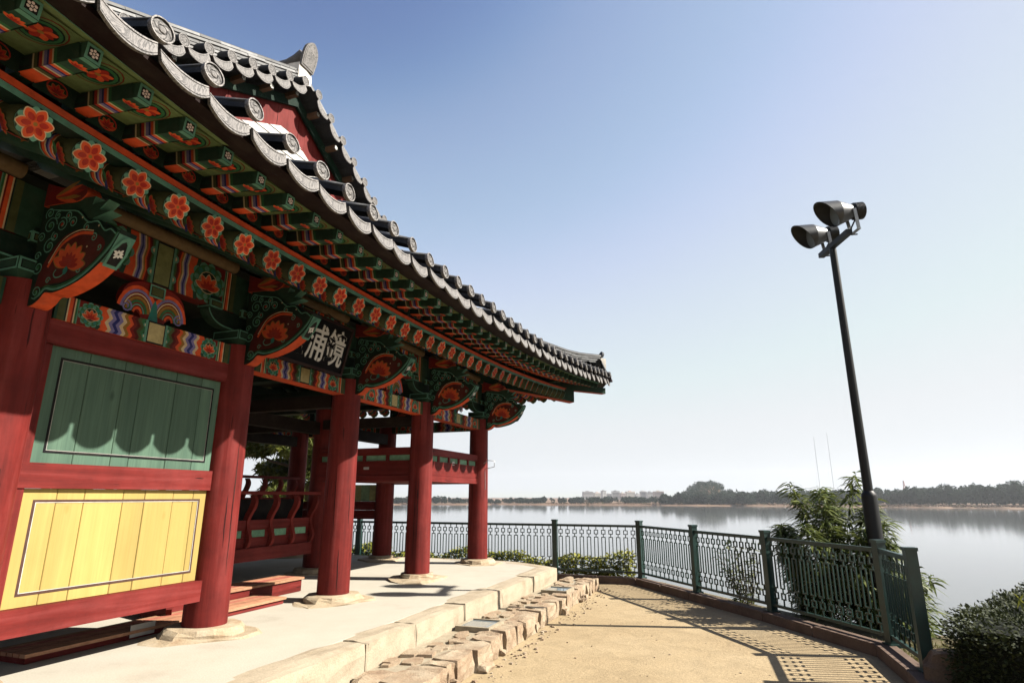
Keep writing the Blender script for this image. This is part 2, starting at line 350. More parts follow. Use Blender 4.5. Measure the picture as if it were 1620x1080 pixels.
def rough(x0, x1, y0, y1, z0, z1, cuts=1, amp=.02, rnd=.3, seed=0, flat_bottom=True):
    """a rough hewn block as verts/faces"""
    r = random.Random(seed); n = cuts+2
    idx = {}; vs = []; fs = []
    def vid(i, j, k):
        key = (i, j, k)
        if key not in idx:
            a = [i/(n-1)*2-1, j/(n-1)*2-1, k/(n-1)*2-1]
            q = sum(1 for t in a if abs(t) > .99)
            sh = 1-rnd*(.0, .0, .16, .3)[q]
            c = ((x0+x1)/2, (y0+y1)/2, (z0+z1)/2); h = ((x1-x0)/2, (y1-y0)/2, (z1-z0)/2)
            sc = min(h)
            p = [c[t]+a[t]*h[t]-(math.copysign(min(h[t], sc*1.2)*(1-sh), a[t]) if abs(a[t]) > .99 else 0)+r.uniform(-amp, amp) for t in range(3)]
            if flat_bottom and k == 0: p[2] = z0
            idx[key] = len(vs); vs.append(tuple(p))
        return idx[key]
    for ax in range(3):
        for side in (0, n-1):
            for i in range(n-1):
                for j in range(n-1):
                    q = []
                    for (di, dj) in ((0, 0), (1, 0), (1, 1), (0, 1)):
                        t = [0, 0, 0]; t[ax] = side; t[(ax+1) % 3] = i+di; t[(ax+2) % 3] = j+dj; q.append(vid(*t))
                    fs.append(tuple(q if side else q[::-1]))
    return vs, fs
def stone(name, mat, parent, *a, **k):
    m = MB(); v, f = rough(*a, **k); m.add(v, f, g(.5)); return m.obj(name, mat, parent)

# ------------------------------------------------------------------ platform with granite edge, lower rubble step
PZ = .40
m = MB()
poly = [(-3.3, -2), (-3.3, 10.45), (-4.05, 11.1), (-4.3, 11.2), (-12.5, 11.2), (-12.5, -2)]
m.prism(fr((0, 0, 0), (1, 0, 0), (0, 1, 0)), poly, .002, PZ, g(.5))
platform = struct(m.obj('platform', M_CEMENT))
js = [-2, .2, 1.9, 3.42, 4.77, 5.62, 6.75, 7.96, 9.3, 10.62]
for i in range(len(js)-1):
    stone('edge_stone', M_GRANITE, platform, -3.36, -3.02+random.uniform(-.02, .02), js[i]+.008, js[i+1]-.008, .003, PZ+.006+random.uniform(-.008, .008), cuts=3, amp=.007, rnd=.25, seed=i)
m = MB()
for y in js[1:-1]: m.box(-3.35, -3.045, y-.012, y+.012, .01, PZ-.012, g(.5))
m.obj('mortar_joint', M_MORTAR, platform)
def edge_run(pts, seed):
    for i in range(len(pts)-1):
        a, b = pts[i], pts[i+1]; L = math.dist(a, b); ang = math.atan2(b[1]-a[1], b[0]-a[0])
        mm = MB(); v, f = rough(.008, L-.008, -.3, 0, .003, PZ+.004, cuts=3, amp=.007, rnd=.25, seed=seed+i); mm.add(v, f, g(.5))
        o = mm.obj('edge_stone', M_GRANITE, platform); o.matrix_basis = Matrix.Translation((a[0], a[1], 0)) @ Matrix.Rotation(ang, 4, 'Z')
edge_run([(-12.2, 11.42), (-10.4, 11.43), (-8.9, 11.42), (-7.2, 11.44), (-5.6, 11.42), (-4.25, 11.4), (-3.03, 10.66)], 40)
# lower step
m = MB(); m.box(-3.03, -2.475, 4.55, 11.0, .002, .180, g(.5)); step = struct(m.obj('stone_step', M_MORTAR))
y = 4.5; i = 0
while y < 11.05:
    L = random.choice([.14, .18, .24, .30, .40]); L = min(L, 11.12-y)
    xo = -2.42+random.uniform(-.022, .022)
    stone('step_stone', M_RUBBLE, step, -2.70+random.uniform(-.07, .05), xo, y+.006, y+L-.006, .003, .205+random.uniform(-.014, .006), cuts=2, amp=.014, rnd=.28, seed=100+i)
    if random.random() < .22:
        stone('step_stone', M_RUBBLE, step, xo-.03, xo+random.uniform(.03, .09), y+.02, y+L*.6, .002, random.uniform(.05, .11), cuts=1, amp=.015, rnd=.5, seed=300+i)
    y += L; i += 1
# flat slabs set in the tread
for i in range(62):
    cx = random.uniform(-2.98, -2.70); cy = 5.0+i*.098+random.uniform(-.05, .05)
    if any(abs(cx-lx) < .31 and abs(cy-ly) < .36 for lx, ly in ((-2.83, 6.65), (-2.68, 9.42))): continue
    k = random.randint(4, 6); a0 = random.uniform(0, 6); rx, ry = random.uniform(.05, .11), random.uniform(.07, .16)
    pts = [(cx+rx*random.uniform(.75, 1.1)*math.cos(a0+6.283*j/k), cy+ry*random.uniform(.75, 1.1)*math.sin(a0+6.283*j/k)) for j in range(k)]
    mm = MB(); mm.prism(fr((0, 0, 0), (1, 0, 0), (0, 1, 0)), pts, .18, .197+random.uniform(0, .014), g(.5)); mm.obj('paving_slab', M_RUBBLE, step)
stone('step_stone', M_RUBBLE, step, -3.0, -2.66, 4.42, 4.75, .003, .2, cuts=2, amp=.03, rnd=.5, seed=77)
for i, (lx, ly, lab) in enumerate(((-2.80, 6.65, 'square glass light set in the rubble step, nearer the camera'), (-2.68, 9.42, 'square glass light set in the rubble step, farther along'))):
    t = thing('ground_light', lab, 'ground light', (lx, ly, .2), 'glass lights set in the step')
    mm = MB(); a, b_ = .20, .23
    for x0, x1, y0, y1 in ((-a, a, -b_, -b_+.03), (-a, a, b_-.03, b_), (-a, -a+.03, -b_+.03, b_-.03), (a-.03, a, -b_+.03, b_-.03)): mm.box(x0, x1, y0, y1, -.15, .035, g(.5))
    mm.obj('frame', M_MORTAR, t)
    mm = MB(); mm.box(-a+.03, a-.03, -b_+.03, b_-.03, -.02, .022, g(.5)); mm.obj('glass', M_GLASS, t)
# loose stones on the yard
m = MB()
for i in range(420):
    if i < 300: x, y = -2.36+abs(random.gauss(0, .13)), random.uniform(4.6, 11.3)
    else: x, y = random.uniform(-2.3, 1.5), random.uniform(4.2, 12)
    s = random.choice([.003, .004, .006, .008, .014 if i < 300 else .005])*random.uniform(.7, 1.3)
    v, f = rough(x-s, x+s, y-s*1.2, y+s*1.2, -.001, s, cuts=0, amp=s*.3, seed=i); m.add(v, f, g(.5))
struct(m.obj('gravel', M_RUBBLE), 'stuff')

# ------------------------------------------------------------------ kerb, fence
FP = [(-8.1, 12.1), (-6.6, 12.1), (-5.15, 12.1), (-3.49, 12.12), (-1.79, 12.08), (-.70, 10.62), (.34, 9.25), (1.40, 7.66), (1.46, 6.65)]
FP = [(-12.9, 12.1), (-11.3, 12.1), (-9.7, 12.1)]+FP
KZ = .12
kerb = MB(); kerb.box(-3.0, -2.98, 12.0, 12.02, 0.001, .02, g(.5)); kerb = struct(kerb.obj('kerb', M_KERB))
def inset(P, d):
    out = []
    for i, p in enumerate(P):
        ds = []
        for a, b in ((i-1, i), (i, i+1)):
            if a >= 0 and b < len(P):
                v = np.array(P[b], float)-np.array(P[a], float); v /= np.linalg.norm(v); ds.append(np.array([v[1], -v[0]]))
        n = sum(ds); n /= np.linalg.norm(n); c = n@ds[0]
        out.append(tuple(np.array(p)+n*d/c))
    return out
KP = FP[6:]+[(1.46, 5.2)]
ki, ko = inset(KP, .17), inset(KP, -.02)
for i in range(len(KP)-1):
    L = math.dist(ki[i], ki[i+1]); k = max(1, round(L/.95))
    for j in range(k):
        q = [tuple(np.array(A[i])*(1-t)+np.array(A[i+1])*t) for A, t in ((ki, j/k+.004), (ki, (j+1)/k-.004), (ko, (j+1)/k-.004), (ko, j/k+.004))]
        c = .018
        top = [tuple(np.array(p)+(np.mean(q, axis=0)-np.array(p))*.05) for p in q]
        mm = MB(); z1 = KZ+random.uniform(-.004, .004)
        mm.add([(*p, .002) for p in q]+[(*p, z1-c) for p in q]+[(*p, z1) for p in top], [(0, 1, 5, 4), (1, 2, 6, 5), (2, 3, 7, 6), (3, 0, 4, 7), (4, 5, 9, 8), (5, 6, 10, 9), (6, 7, 11, 10), (7, 4, 8, 11), (8, 9, 10, 11)], g(.5))
        mm.obj('kerb_stone', M_KERB, kerb)
fence = thing('metal_fence', 'dark green metal fence of squares and tall loops along the lakeside yard', 'fence', (0, 0, 0))
pm = MB(); pm.box(-.048, .048, -.048, .048, -.02, 1.0, g(.5)); pm.box(-.056, .056, -.056, .056, 1.0, 1.03, g(.5)); pm.box(-.07, .07, -.07, .07, -.02, .012, g(.5))
pmesh = pm.mesh('post')
bal = MB(); t = .015
def rectring(mm, x0, x1, z0, z1):
    mm.box(x0, x1, -t/2, t/2, z0, z0+t, g(.5)); mm.box(x0, x1, -t/2, t/2, z1-t, z1, g(.5)); mm.box(x0, x0+t, -t/2, t/2, z0+t, z1-t, g(.5)); mm.box(x1-t, x1, -t/2, t/2, z0+t, z1-t, g(.5))
rectring(bal, -.043, .043, .76, .846); rectring(bal, -.043, .043, .305, .715); rectring(bal, -.043, .043, .172, .258)
for z0, z1 in ((.845, .90), (.715, .765), (.255, .31), (.10, .175)): bal.box(-t/2, t/2, -t/2, t/2, z0, z1, g(.5))
bmesh_ = bal.mesh('baluster')
for i, p in enumerate(FP):
    nx = FP[min(i+1, len(FP)-1)]; pv = FP[max(i-1, 0)]
    a = math.atan2(nx[1]-pv[1], nx[0]-pv[0])
    link('post', pmesh, M_FENCE, fence, Matrix.Translation((p[0], p[1], KZ)) @ Matrix.Rotation(a, 4, 'Z'))
for i in range(len(FP)-1):
    a, b = FP[i], FP[i+1]; L = math.dist(a, b); ang = math.atan2(b[1]-a[1], b[0]-a[0])
    MM = Matrix.Translation((a[0], a[1], KZ)) @ Matrix.Rotation(ang, 4, 'Z')
    pr = MB(); pr.box(.045, L-.045, -.022, .022, .90, .945, g(.5)); panel = pr.obj('top_rail', M_FENCE, fence); panel.matrix_basis = MM
    pr = MB(); pr.box(.045, L-.045, -.018, .018, .065, .10, g(.5)); pr.obj('bottom_rail', M_FENCE, panel)
    k = round((L-.12)/.138)
    for j in range(k):
        link('baluster', bmesh_, M_FENCE, panel, Matrix.Translation((.05+(L-.1)*(j+.5)/k, 0, 0)))

# ------------------------------------------------------------------ far shore, wood, town
def polar(px_az, r): return (r*math.sin(px_az), r*math.cos(px_az))   # azimuth clockwise from +Y
CAMAZ = -R(20)
def az(px): return CAMAZ+math.atan((px-810)/(938/math.cos(R(14.63))))
def shore_r(px):
    # distance of the far water's edge by bearing
    return float(np.interp(px, [-200, 400, 640, 860, 960, 1060, 1200, 1400, 1620, 2000], [800, 760, 745, 735, 720, 690, 680, 655, 635, 620]))
m = MB(); vs = []; fs = []; PX = list(range(-300, 2101, 12)); prof = ((0, WZ-.3), (3, WZ+.7), (25, WZ+1.3), (120, WZ+2.2), (1800, WZ+4))
for px in PX:
    r0 = shore_r(px)+6*math.sin(px*.05)+4*math.sin(px*.13)+random.uniform(-2, 2)
    for o, z in prof: vs.append((*polar(az(px), r0+o), z))
k = len(prof)
for i in range(len(PX)-1):
    for j in range(k-1): fs.append((i*k+j, (i+1)*k+j, (i+1)*k+j+1, i*k+j+1))
m.add(vs, fs, g(.5), True); struct(m.obj('far_shore', M_FARLAND))
def leafcloud(name, mat, centres, radii, per, size, parent=None, seed=1, flat=.8, tone=None, stretch=1.0):
    """leaf clumps: small quads scattered through each clump's volume"""
    r = np.random.default_rng(seed); C = np.repeat(np.array(centres, float), per, axis=0); RR = np.repeat(np.array(radii, float), per, axis=0)
    n = len(C); d = r.normal(size=(n, 3)); d /= np.linalg.norm(d, axis=1)[:, None]
    rad = r.uniform(.35, 1.0, n)**.6
    P = C+d*RR*rad[:, None]
    a = r.normal(size=(n, 3)); a /= np.linalg.norm(a, axis=1)[:, None]; b = np.cross(a, r.normal(size=(n, 3))); b /= np.linalg.norm(b, axis=1)[:, None]
    sz = np.repeat(np.broadcast_to(np.array(size, float), (len(centres),)), per)*r.uniform(.6, 1.3, n)
    a *= (sz*stretch)[:, None]; b *= (sz*flat)[:, None]
    vs = np.stack([P-a, P-b*.8, P+a, P+b*.8], axis=1).reshape(-1, 3)
    me = bpy.data.meshes.new(name); me.from_pydata(vs.tolist(), [], np.arange(4*n).reshape(-1, 4).tolist())
    ca = me.color_attributes.new('Col', 'FLOAT_COLOR', 'CORNER')
    tt = np.clip(r.beta(2, 2.6, n)+np.repeat(r.uniform(-.25, .25, len(centres)), per), 0, 1) if tone is None else np.clip(r.normal(tone, .18, n), 0, 1)
    cc = np.ones((4*n, 4), np.float32); cc[:, 0] = np.repeat(tt, 4); ca.data.foreach_set('color', cc.ravel())
    return link(name, me, mat, parent)
def farwood(name, label, px0, px1, n, depth, hfun, seed, extra=0):
    r = random.Random(seed); cs = []; rs = []; sz = []
    for i in range(n):
        px = r.uniform(px0, px1); o = depth[0]+(depth[1]-depth[0])*r.random()**1.3
        R0 = shore_r(px)+o; top = hfun(px)*r.uniform(.72, 1.06); x, y = polar(az(px), R0); base = WZ+1.2+o*.01+extra
        wdt = r.uniform(2.2, 4.4)
        for q in range(3):
            cs.append((x+r.uniform(-1.5, 1.5), y+r.uniform(-1, 1), base+top*(.35+.28*q))); rs.append((wdt*(1.1-.18*q), wdt, top*.24+.6)); sz.append(.9)
    o = leafcloud(name, M_FARWOOD, cs, rs, 46, sz, seed=seed); o['kind'] = 'stuff'; o['label'] = label; return o
farwood('far_wood', 'low dark tree line on the far shore behind the pavilion columns', -100, 925, 420, (8, 60), lambda p: 5.6+1.0*math.sin(p*.03)+.6*math.sin(p*.11), 3)
farwood('far_wood', 'pine wood on the far shore right of the hill', 1150, 2060, 1120, (30, 110), lambda p: float(np.interp(p, [1150, 1230, 1330, 1400, 1440, 1560, 1620, 1680], [12, 11.5, 11.5, 13, 13.5, 16.5, 18, 18]))+1.2*math.sin(p*.11), 5)
farwood('far_wood', 'trees along the water at the foot of the far hill', 1048, 1190, 210, (12, 50), lambda p: 9+1.6*math.sin(p*.2), 9)
# the hill
m = MB(); vs = []; nx, ny = 40, 14
hx0, hx1 = 1062, 1200
for i in range(nx+1):
    for j in range(ny+1):
        px = 1040+i*(190/nx); o = 50+j*30
        e = math.exp(-((px-1120)/34)**2)*math.exp(-((j-6)/4)**2)
        vs.append((*polar(az(px), shore_r(px)+o), WZ+1+25*e))
m.add(vs, [(i*(ny+1)+j, (i+1)*(ny+1)+j, (i+1)*(ny+1)+j+1, i*(ny+1)+j+1) for i in range(nx) for j in range(ny)], g(.5), True)
struct(m.obj('hill', M_FARLAND))
cs = []; rs = []
for v in vs:
    if v[2] > WZ+2.0:
        for q in range(4):
            cs.append((v[0]+random.uniform(-8, 8), v[1]+random.uniform(-12, 12), v[2]+random.uniform(.5, 4.2))); rs.append((3.6, 3.6, 2.8))
o = leafcloud('hill_wood', M_FARWOOD, cs, rs, 24, .95, seed=12, tone=.45); o['kind'] = 'stuff'
# reeds and low scrub at the water's edge
cs = []; rs = []
for i in range(900):
    px = random.uniform(860, 2060); r0 = shore_r(px)+random.uniform(4, 26); cs.append((*polar(az(px), r0), WZ+random.uniform(.9, 1.7))); rs.append((3.4, 2, .8))
o = leafcloud('far_reeds', M_REED, cs, rs, 12, .7, seed=21); o['kind'] = 'stuff'
cs = []; rs = []
for i in range(60):
    px = random.uniform(900, 1660); r0 = shore_r(px)+random.uniform(8, 30); cs.append((*polar(az(px), r0), WZ+random.uniform(1.2, 2.2))); rs.append((2.2, 2, 1.2))
o = leafcloud('far_scrub', M_SHRUB, cs, rs, 30, .5, seed=22); o['kind'] = 'stuff'
def fmat(name, c): return plain(name, c, .8, var=.06, scale=.2, bstr=0)
MW = [fmat('pale_render', (1.05, 1.03, 1.0)), fmat('cream_render', (1.0, .93, .82)), fmat('grey_render', (.55, .55, .56)), fmat('pink_render', (.95, .78, .72))]
M_WIN = plain('far_window', (.10, .11, .13), .3, var=.2, bstr=0)
BL = [(922, 938, 11.5, 0, 'pale five-storey block at the left end of the far town'), (939, 951, 10, 1, 'cream block second from the left in the far town'), (952, 958, 13, 0, 'narrow pale tower third from the left in the far town'), (959, 967, 8.5, 2, 'low grey block fourth from the left in the far town'), (968, 980, 12.5, 0, 'wide pale block in the middle of the far town'), (981, 989, 9.5, 3, 'low pinkish block just right of the far town middle'), (990, 1004, 12, 1, 'cream block with many storeys right of the far town middle'), (1005, 1012, 8, 0, 'low white block between two taller far town blocks'), (1013, 1022, 12.5, 2, 'tall grey block near the right end of the far town'), (1023, 1033, 11, 0, 'pale block second from the right in the far town'), (1034, 1050, 12, 3, 'pinkish block at the right end of the far town beside the hill')]
for i, (p0, p1, h, mi, lab) in enumerate(BL):
    h *= 1.25
    rr = 1250+(i*37 % 60); a0 = (az(p0)+az(p1))/2; wd = rr*(az(p1)-az(p0)); x, y = polar(a0, rr); b0 = WZ+4
    t = thing('apartment_building', lab, 'building', (x, y, b0), 'town blocks on the far shore'); t.rotation_euler = (0, 0, -a0+.35+random.uniform(-.15, .15))
    mm = MB(); mm.box(-wd/2, wd/2, -5, 5, -1, h, g(.5)); mm.obj('wall', MW[mi], t)
    mm = MB(); mm.box(-wd/2-.3, wd/2+.3, -5.3, 5.3, h, h+.5, g(.5)); mm.box(-wd*.2, wd*.1, -2, 2, h+.5, h+2.4, g(.5)); mm.obj('roof', MW[(mi+2) % 4], t)
    nf = int(h/2.7)
    for fl in range(nf):
        mm = MB(); mm.box(-wd/2+.5, wd/2-.5, -5.12, -4.9, .9+fl*2.7, 2.2+fl*2.7, g(.5)); mm.obj('window_band', M_WIN, t)
farwood('far_wood', 'trees in front of the far town', 905, 1060, 70, (20, 120), lambda p: 6, 31)
for i, (p, hh, rr, lab) in enumerate(((1299, 88, 950, 'left of two thin radio masts above the far wood'), (1321, 93, 950, 'right of two thin radio masts above the far wood'))):
    t = thing('radio_mast', lab, 'mast', (*polar(az(p), rr), WZ+3), 'radio masts'); mm = MB(); mm.tube([(0, 0, 0), (0, 0, hh)], [.26, .17], 6, g(.5)); mm.obj('shaft', M_STEEL, t)
    mm = MB()
    for q in range(3): mm.tube([(0, 0, hh*(.5+.2*q)), (math.cos(q*2.1+i)*9, math.sin(q*2.1+i)*9, 6)], .03, 3, g(.5))
    mm.obj('guy_wire', M_STEEL, t)
t = thing('lattice_tower', 'small red and white lattice tower behind the far wood', 'tower', (*polar(az(1433), 860), WZ+8))
mm = MB()
for sx, sy in ((-1, -1), (1, -1), (1, 1), (-1, 1)): mm.bar((sx*1.3, sy*1.3, 0), (sx*.25, sy*.25, 17), .25, .25, (.55, .25, .2))
for q in range(6):
    s = 1.3-1.05*q/6; z = q*2.9
    for a, b in (((-s, -s), (s, -s)), ((s, -s), (s, s)), ((s, s), (-s, s)), ((-s, s), (-s, -s))): mm.bar((*a, z), (*b, z+2.6), .16, .16, (.6, .5, .46))
mm.obj('lattice_frame', M_PAINT, t); t.scale = (1.3, 1.3, 1.15)
# ------------------------------------------------------------------ painted ornament
pi2 = 2*math.pi
def petal(c, r0, r1, ang, wd, n=9, tip=.0):
    out = []
    for i in range(n+1):
        t = i/n; out.append((r0+(r1-r0)*t, wd*math.sin(math.pi*min(1, t*.94+.03))**.8*(1+.25*t)))
    pts = out+[(a, -b) for a, b in out[::-1]]
    ca, sa = math.cos(ang), math.sin(ang)
    return [(c[0]+a*ca-b*sa, c[1]+a*sa+b*ca) for a, b in pts]
def flower(mb, F, c, r, h0=.001, dh=.0012, k=6, rot=.3):
    mb.disc(F, c, r*.98, h0, DGRN, 20)
    for i in range(k): mb.poly(F, petal(c, r*.3, r*1.0, rot+pi2*(i+.5)/k, r*.24), h0+dh, MINT)
    for i in range(k): mb.poly(F, petal(c, r*.12, r*.99, rot+pi2*i/k, r*.30), h0+2*dh, CREAM)
    for i in range(k): mb.poly(F, petal(c, r*.12, r*.93, rot+pi2*i/k, r*.25), h0+3*dh, ORG)
    for i in range(k): mb.poly(F, petal(c, r*.18, r*.70, rot+pi2*i/k, r*.15), h0+4*dh, RED)
    mb.disc(F, c, r*.22, h0+5*dh, ORG, 10); mb.disc(F, c, r*.12, h0+6*dh, OCH, 8)
def dots(mb, F, c, r, h, col=WHT, k=6):
    mb.disc(F, c, r*.26, h, col, 8)
    for i in range(k): mb.disc(F, (c[0]+r*.66*math.cos(pi2*i/k+.5), c[1]+r*.66*math.sin(pi2*i/k+.5)), r*.29, h, col, 8)
def lotus(mb, F, c, r, h, cols=(CREAM, ORG, RED), up=1, k=5, spread=1.25, base=math.pi/2):
    for i in sorted(range(k), key=lambda i: -abs(i-(k-1)/2)):
        a = base+(i-(k-1)/2)/(k-1)*2*spread
        mb.poly(F, petal(c, 0, r*1.06, a, r*.235), h, cols[0]); mb.poly(F, petal(c, 0, r, a, r*.19), h+.0008, cols[1]); mb.poly(F, petal(c, 0, r*.62, a, r*.10), h+.0016, cols[2]); h += .0003
def scroll(mb, F, c, r, a0, turns, wd, h, col=MINT, n=22):
    pts = []
    for i in range(n+1):
        t = i/n; q = r*(1-.80*t); a = a0+turns*pi2*t; pts.append((c[0]+q*math.cos(a), c[1]+q*math.sin(a)))
    mb.ribbon(F, pts, wd, h, col)
def smooth2(pts, k=6):
    out = []; n = len(pts)
    for i in range(n-1):
        p0, p1, p2, p3 = pts[max(i-1, 0)], pts[i], pts[i+1], pts[min(i+2, n-1)]
        for j in range(k):
            t = j/k; out.append(tuple(.5*((2*p1[d])+(-p0[d]+p2[d])*t+(2*p0[d]-5*p1[d]+4*p2[d]-p3[d])*t*t+(-p0[d]+3*p1[d]-3*p2[d]+p3[d])*t**3) for d in (0, 1)))
    return out+[pts[-1]]
def prect(mb, F, u0, u1, v0, v1, h, inner=GRN, edge=MINT, b=.014):
    mb.poly(F, [(u0, v0), (u1, v0), (u1, v1), (u0, v1)], h, edge)
    mb.poly(F, [(u0+b, v0+b), (u1-b, v0+b), (u1-b, v1-b), (u0+b, v1-b)], h+.0008, BLK)
    q = b*1.5; mb.poly(F, [(u0+q, v0+q), (u1-q, v0+q), (u1-q, v1-q), (u0+q, v1-q)], h+.0016, inner)
def roundel(mb, F, c, r, h):
    k = 11
    for i in range(k): mb.disc(F, (c[0]+r*.82*math.cos(pi2*i/k), c[1]+r*.82*math.sin(pi2*i/k)), r*.25, h, MINT, 8)
    mb.disc(F, c, r*.92, h+.0006, LEAF, 18)
    for i in range(k): mb.disc(F, (c[0]+r*.72*math.cos(pi2*i/k+.2), c[1]+r*.72*math.sin(pi2*i/k+.2)), r*.15, h+.0012, TEAL if i % 2 else MINT, 7)
    mb.disc(F, c, r*.58, h+.0018, CREAM, 16); mb.disc(F, c, r*.54, h+.0024, DGRN, 16)
    lotus(mb, F, (c[0], c[1]-r*.34), r*.74, h+.003, (CREAM, ORG, RED), k=5)
def wave(mb, F, u0, u1, hgt, v0, amp, h, col, nw=2.0, sgn=1, n=8):
    A = [(u0+sgn*amp*math.sin(pi2*nw*i/n), v0+hgt*i/n) for i in range(n+1)]; B = [(u1+sgn*amp*math.sin(pi2*nw*i/n), v0+hgt*i/n) for i in range(n+1)]
    for i in range(n): mb.poly(F, [A[i], B[i], B[i+1], A[i+1]], h, col)
def zig(mb, F, u0, u1, hgt, v0, amp, h, col, n=4):
    f = lambda i: amp*(1 if i % 2 else -1)
    for i in range(n):
        a, b = v0+hgt*i/n, v0+hgt*(i+1)/n; mb.poly(F, [(u0+f(i), a), (u1+f(i), a), (u1+f(i+1), b), (u0+f(i+1), b)], h, col)
WB = [ORG, CREAM, LAV, BLU, LAV, CREAM, OCH, ORG, DRED, MAR, OLIVE, LEAF]
def beam_paint(mb, F, L, h, zz=False, ctr=(.33, .27, .13)):
    o, u, v, n = F
    mb.poly(F, [(0, 0), (L, 0), (L, h), (0, h)], .0006, GRN)
    for sgn in (1, -1):
        G = F if sgn == 1 else (o+u*L, -u, v, n)
        x = .02; mb.poly(G, [(x, 0), (x+.05, 0), (x+.05, h), (x, h)], .0012, OLIVE); x += .055
        for wd, c in ((.008, BLK), (.010, CREAM), (.026, ORG), (.012, DRED), (.010, CREAM), (.014, LEAF), (.008, MINT)):
            mb.poly(G, [(x, 0), (x+wd, 0), (x+wd, h), (x, h)], .0012, c); x += wd
        r = h*.52; cx = x+r*.95
        mb.poly(G, [(x, .0), (cx+r*.5, .0), (cx+r*.5, h), (x, h)], .0011, DRED)
        end = L/2-.10; x2 = cx+r*1.02; wd = (end-x2)/len(WB)
        for i, c in enumerate(WB):
            (zig if zz else wave)(mb, G, x2+wd*i-(r*.3 if i == 0 else 0), x2+wd*(i+1), h, 0, wd*.55, .0012+.00012*i, c)
        roundel(mb, G, (cx, h*.5), r*.93, .0034)
        for q in (.25, .75): mb.disc(G, (end-.005, h*q), h*.10, .0036, MINT, 8); mb.disc(G, (end-.005, h*q), h*.05, .0042, CREAM, 6)
    a, b = L/2-.105, L/2+.105
    mb.poly(F, [(a, 0), (b, 0), (b, h), (a, h)], .0046, MINT); mb.poly(F, [(a+.022, .0), (b-.022, .0), (b-.022, h), (a+.022, h)], .0052, BLK)
    mb.poly(F, [(a+.032, .014), (b-.032, .014), (b-.032, h-.014), (a+.032, h-.014)], .0058, ctr)

# ------------------------------------------------------------------ pavilion: grid and eave curves
XC = -4.6; CYS = [.30, 2.55, 4.52, 6.40, 8.45, 10.75]; CR = .178
CT = 3.05
dyf = lambda Y: Y-5.7
bow = lambda Y: .0107*max(0, abs(dyf(Y))-2)**2
Xr = lambda Y: -3.40+bow(Y)
zr = lambda Y: 3.425+.0050*dyf(Y)**2
Xb = lambda Y: -2.90+bow(Y)
zb = lambda Y: 3.618+.0055*dyf(Y)**2
Xt = lambda Y: -2.69+bow(Y)
zt = lambda Y: 3.865+.0062*dyf(Y)**2
YN, YF = -2.1, 13.02
pav = thing('pavilion', 'traditional lakeside pavilion with red columns, painted eaves and grey tiled roof', 'pavilion', (XC, 5.45, PZ))
inv = Matrix.Translation((-XC, -5.45, -PZ))
def part(o, parent=None):
    """parent to the pavilion keeping world-space geometry"""
    o.parent = parent or pav
    if parent is None: o.matrix_basis = inv @ o.matrix_basis
    return o
# ---- columns on rough stone plinths
cm = MB(); n = 28
zs = np.linspace(0, CT-.48, 12)
cm.tube([(0, 0, z) for z in zs], [CR*(1.06-.08*(z/2.6)) for z in zs], n, g(.5))
cmesh = cm.mesh('column')
def crack(mb, Y0, ang, z0, z1, X0=XC):
    r = random.Random(int(Y0*100+ang*10)); k = 9; pts = []
    a = ang
    for i in range(k+1):
        t = i/k; a += r.uniform(-.018, .018); wv = .0045*math.sin(math.pi*t)+.0006; pts.append((a, z0+(z1-z0)*t, wv))
    for i in range(k):
        q = []
        for (aa, z, wv), s in ((pts[i], -1), (pts[i], 1), (pts[i+1], 1), (pts[i+1], -1)):
            rr = CR*(1.06-.08*((z-.48)/2.6))+.0015; th = aa+s*wv/CR; q.append((X0+rr*math.cos(th), Y0+rr*math.sin(th), z))
        mb.add(q, [(0, 1, 2, 3)], (.02, .004, .004))
COLS = [(XC, y) for y in CYS]+[(-6.58, 8.6), (-6.65, 10.75), (-8.7, 10.55), (-8.7, 8.4), (-6.6, 4.5), (-6.6, 2.6), (-10.8, 12.2-1.45), (-10.8, 8.4), (-10.8, 6.3), (-10.8, 4.3), (-10.8, 2.2), (-6.6, .4), (-10.8, .2)]
for i, (x, y) in enumerate(COLS):
    c = part(link('column', cmesh, M_RED, None, Matrix.Translation((x, y, .48)) @ Matrix.Rotation(i*1.7, 4, 'Z')))
    if i < 6:
        k = MB(); r = random.Random(i)
        cr_ = [(r.uniform(-1.9, .9), r.uniform(.6, 1.6), r.uniform(1.7, 2.5)) for j in range(3)]
        if i == 2: cr_.append((-.35, 1.15, 1.62))
        if i == 3: cr_.append((-.75, .52, 1.0))
        for q in cr_:
            k = MB(); crack(k, y, *q); o = k.obj('drying_crack', M_PAINT); o.parent = pav; o.matrix_basis = inv.copy()
def plinth(x, y, seed, tall=False):
    r = random.Random(seed); mb = MB(); n = 13; rings = []
    ph = [r.uniform(0, 6) for _ in range(5)]
    prof = [(.225, .488), (.30, .482), (.325, .45), (.335, .418), (.43, .413), (.455, .397)] if not tall else [(.225, .488), (.25, .484), (.262, .465), (.265, .44), (.33, .436), (.46, .425), (.50, .399)]
    for j, (rad, z) in enumerate(prof):
        for i in range(n):
            a = pi2*i/n; q = j/len(prof); wob = (1+q*(.16*math.sin(2*a+ph[0])+.10*math.sin(3*a+ph[1])+.06*math.sin(7*a+ph[2])))*(1+r.uniform(-.05, .05)*(.4+q))
            rings.append((x+rad*wob*math.cos(a), y+rad*wob*math.sin(a), z+(r.uniform(-.012, .008) if 0 < j < len(prof)-1 else 0)))
    fs = [(j*n+i, j*n+(i+1) % n, (j+1)*n+(i+1) % n, (j+1)*n+i) for j in range(len(prof)-1) for i in range(n)]
    mb.add(rings, fs, g(.5)); mb.add(rings[:n], [tuple(range(n))], g(.5))
    part(mb.obj('plinth_stone', M_PLINTH))
for i, (x, y) in enumerate(COLS): plinth(x, y, 20+i, i in (4, 7))

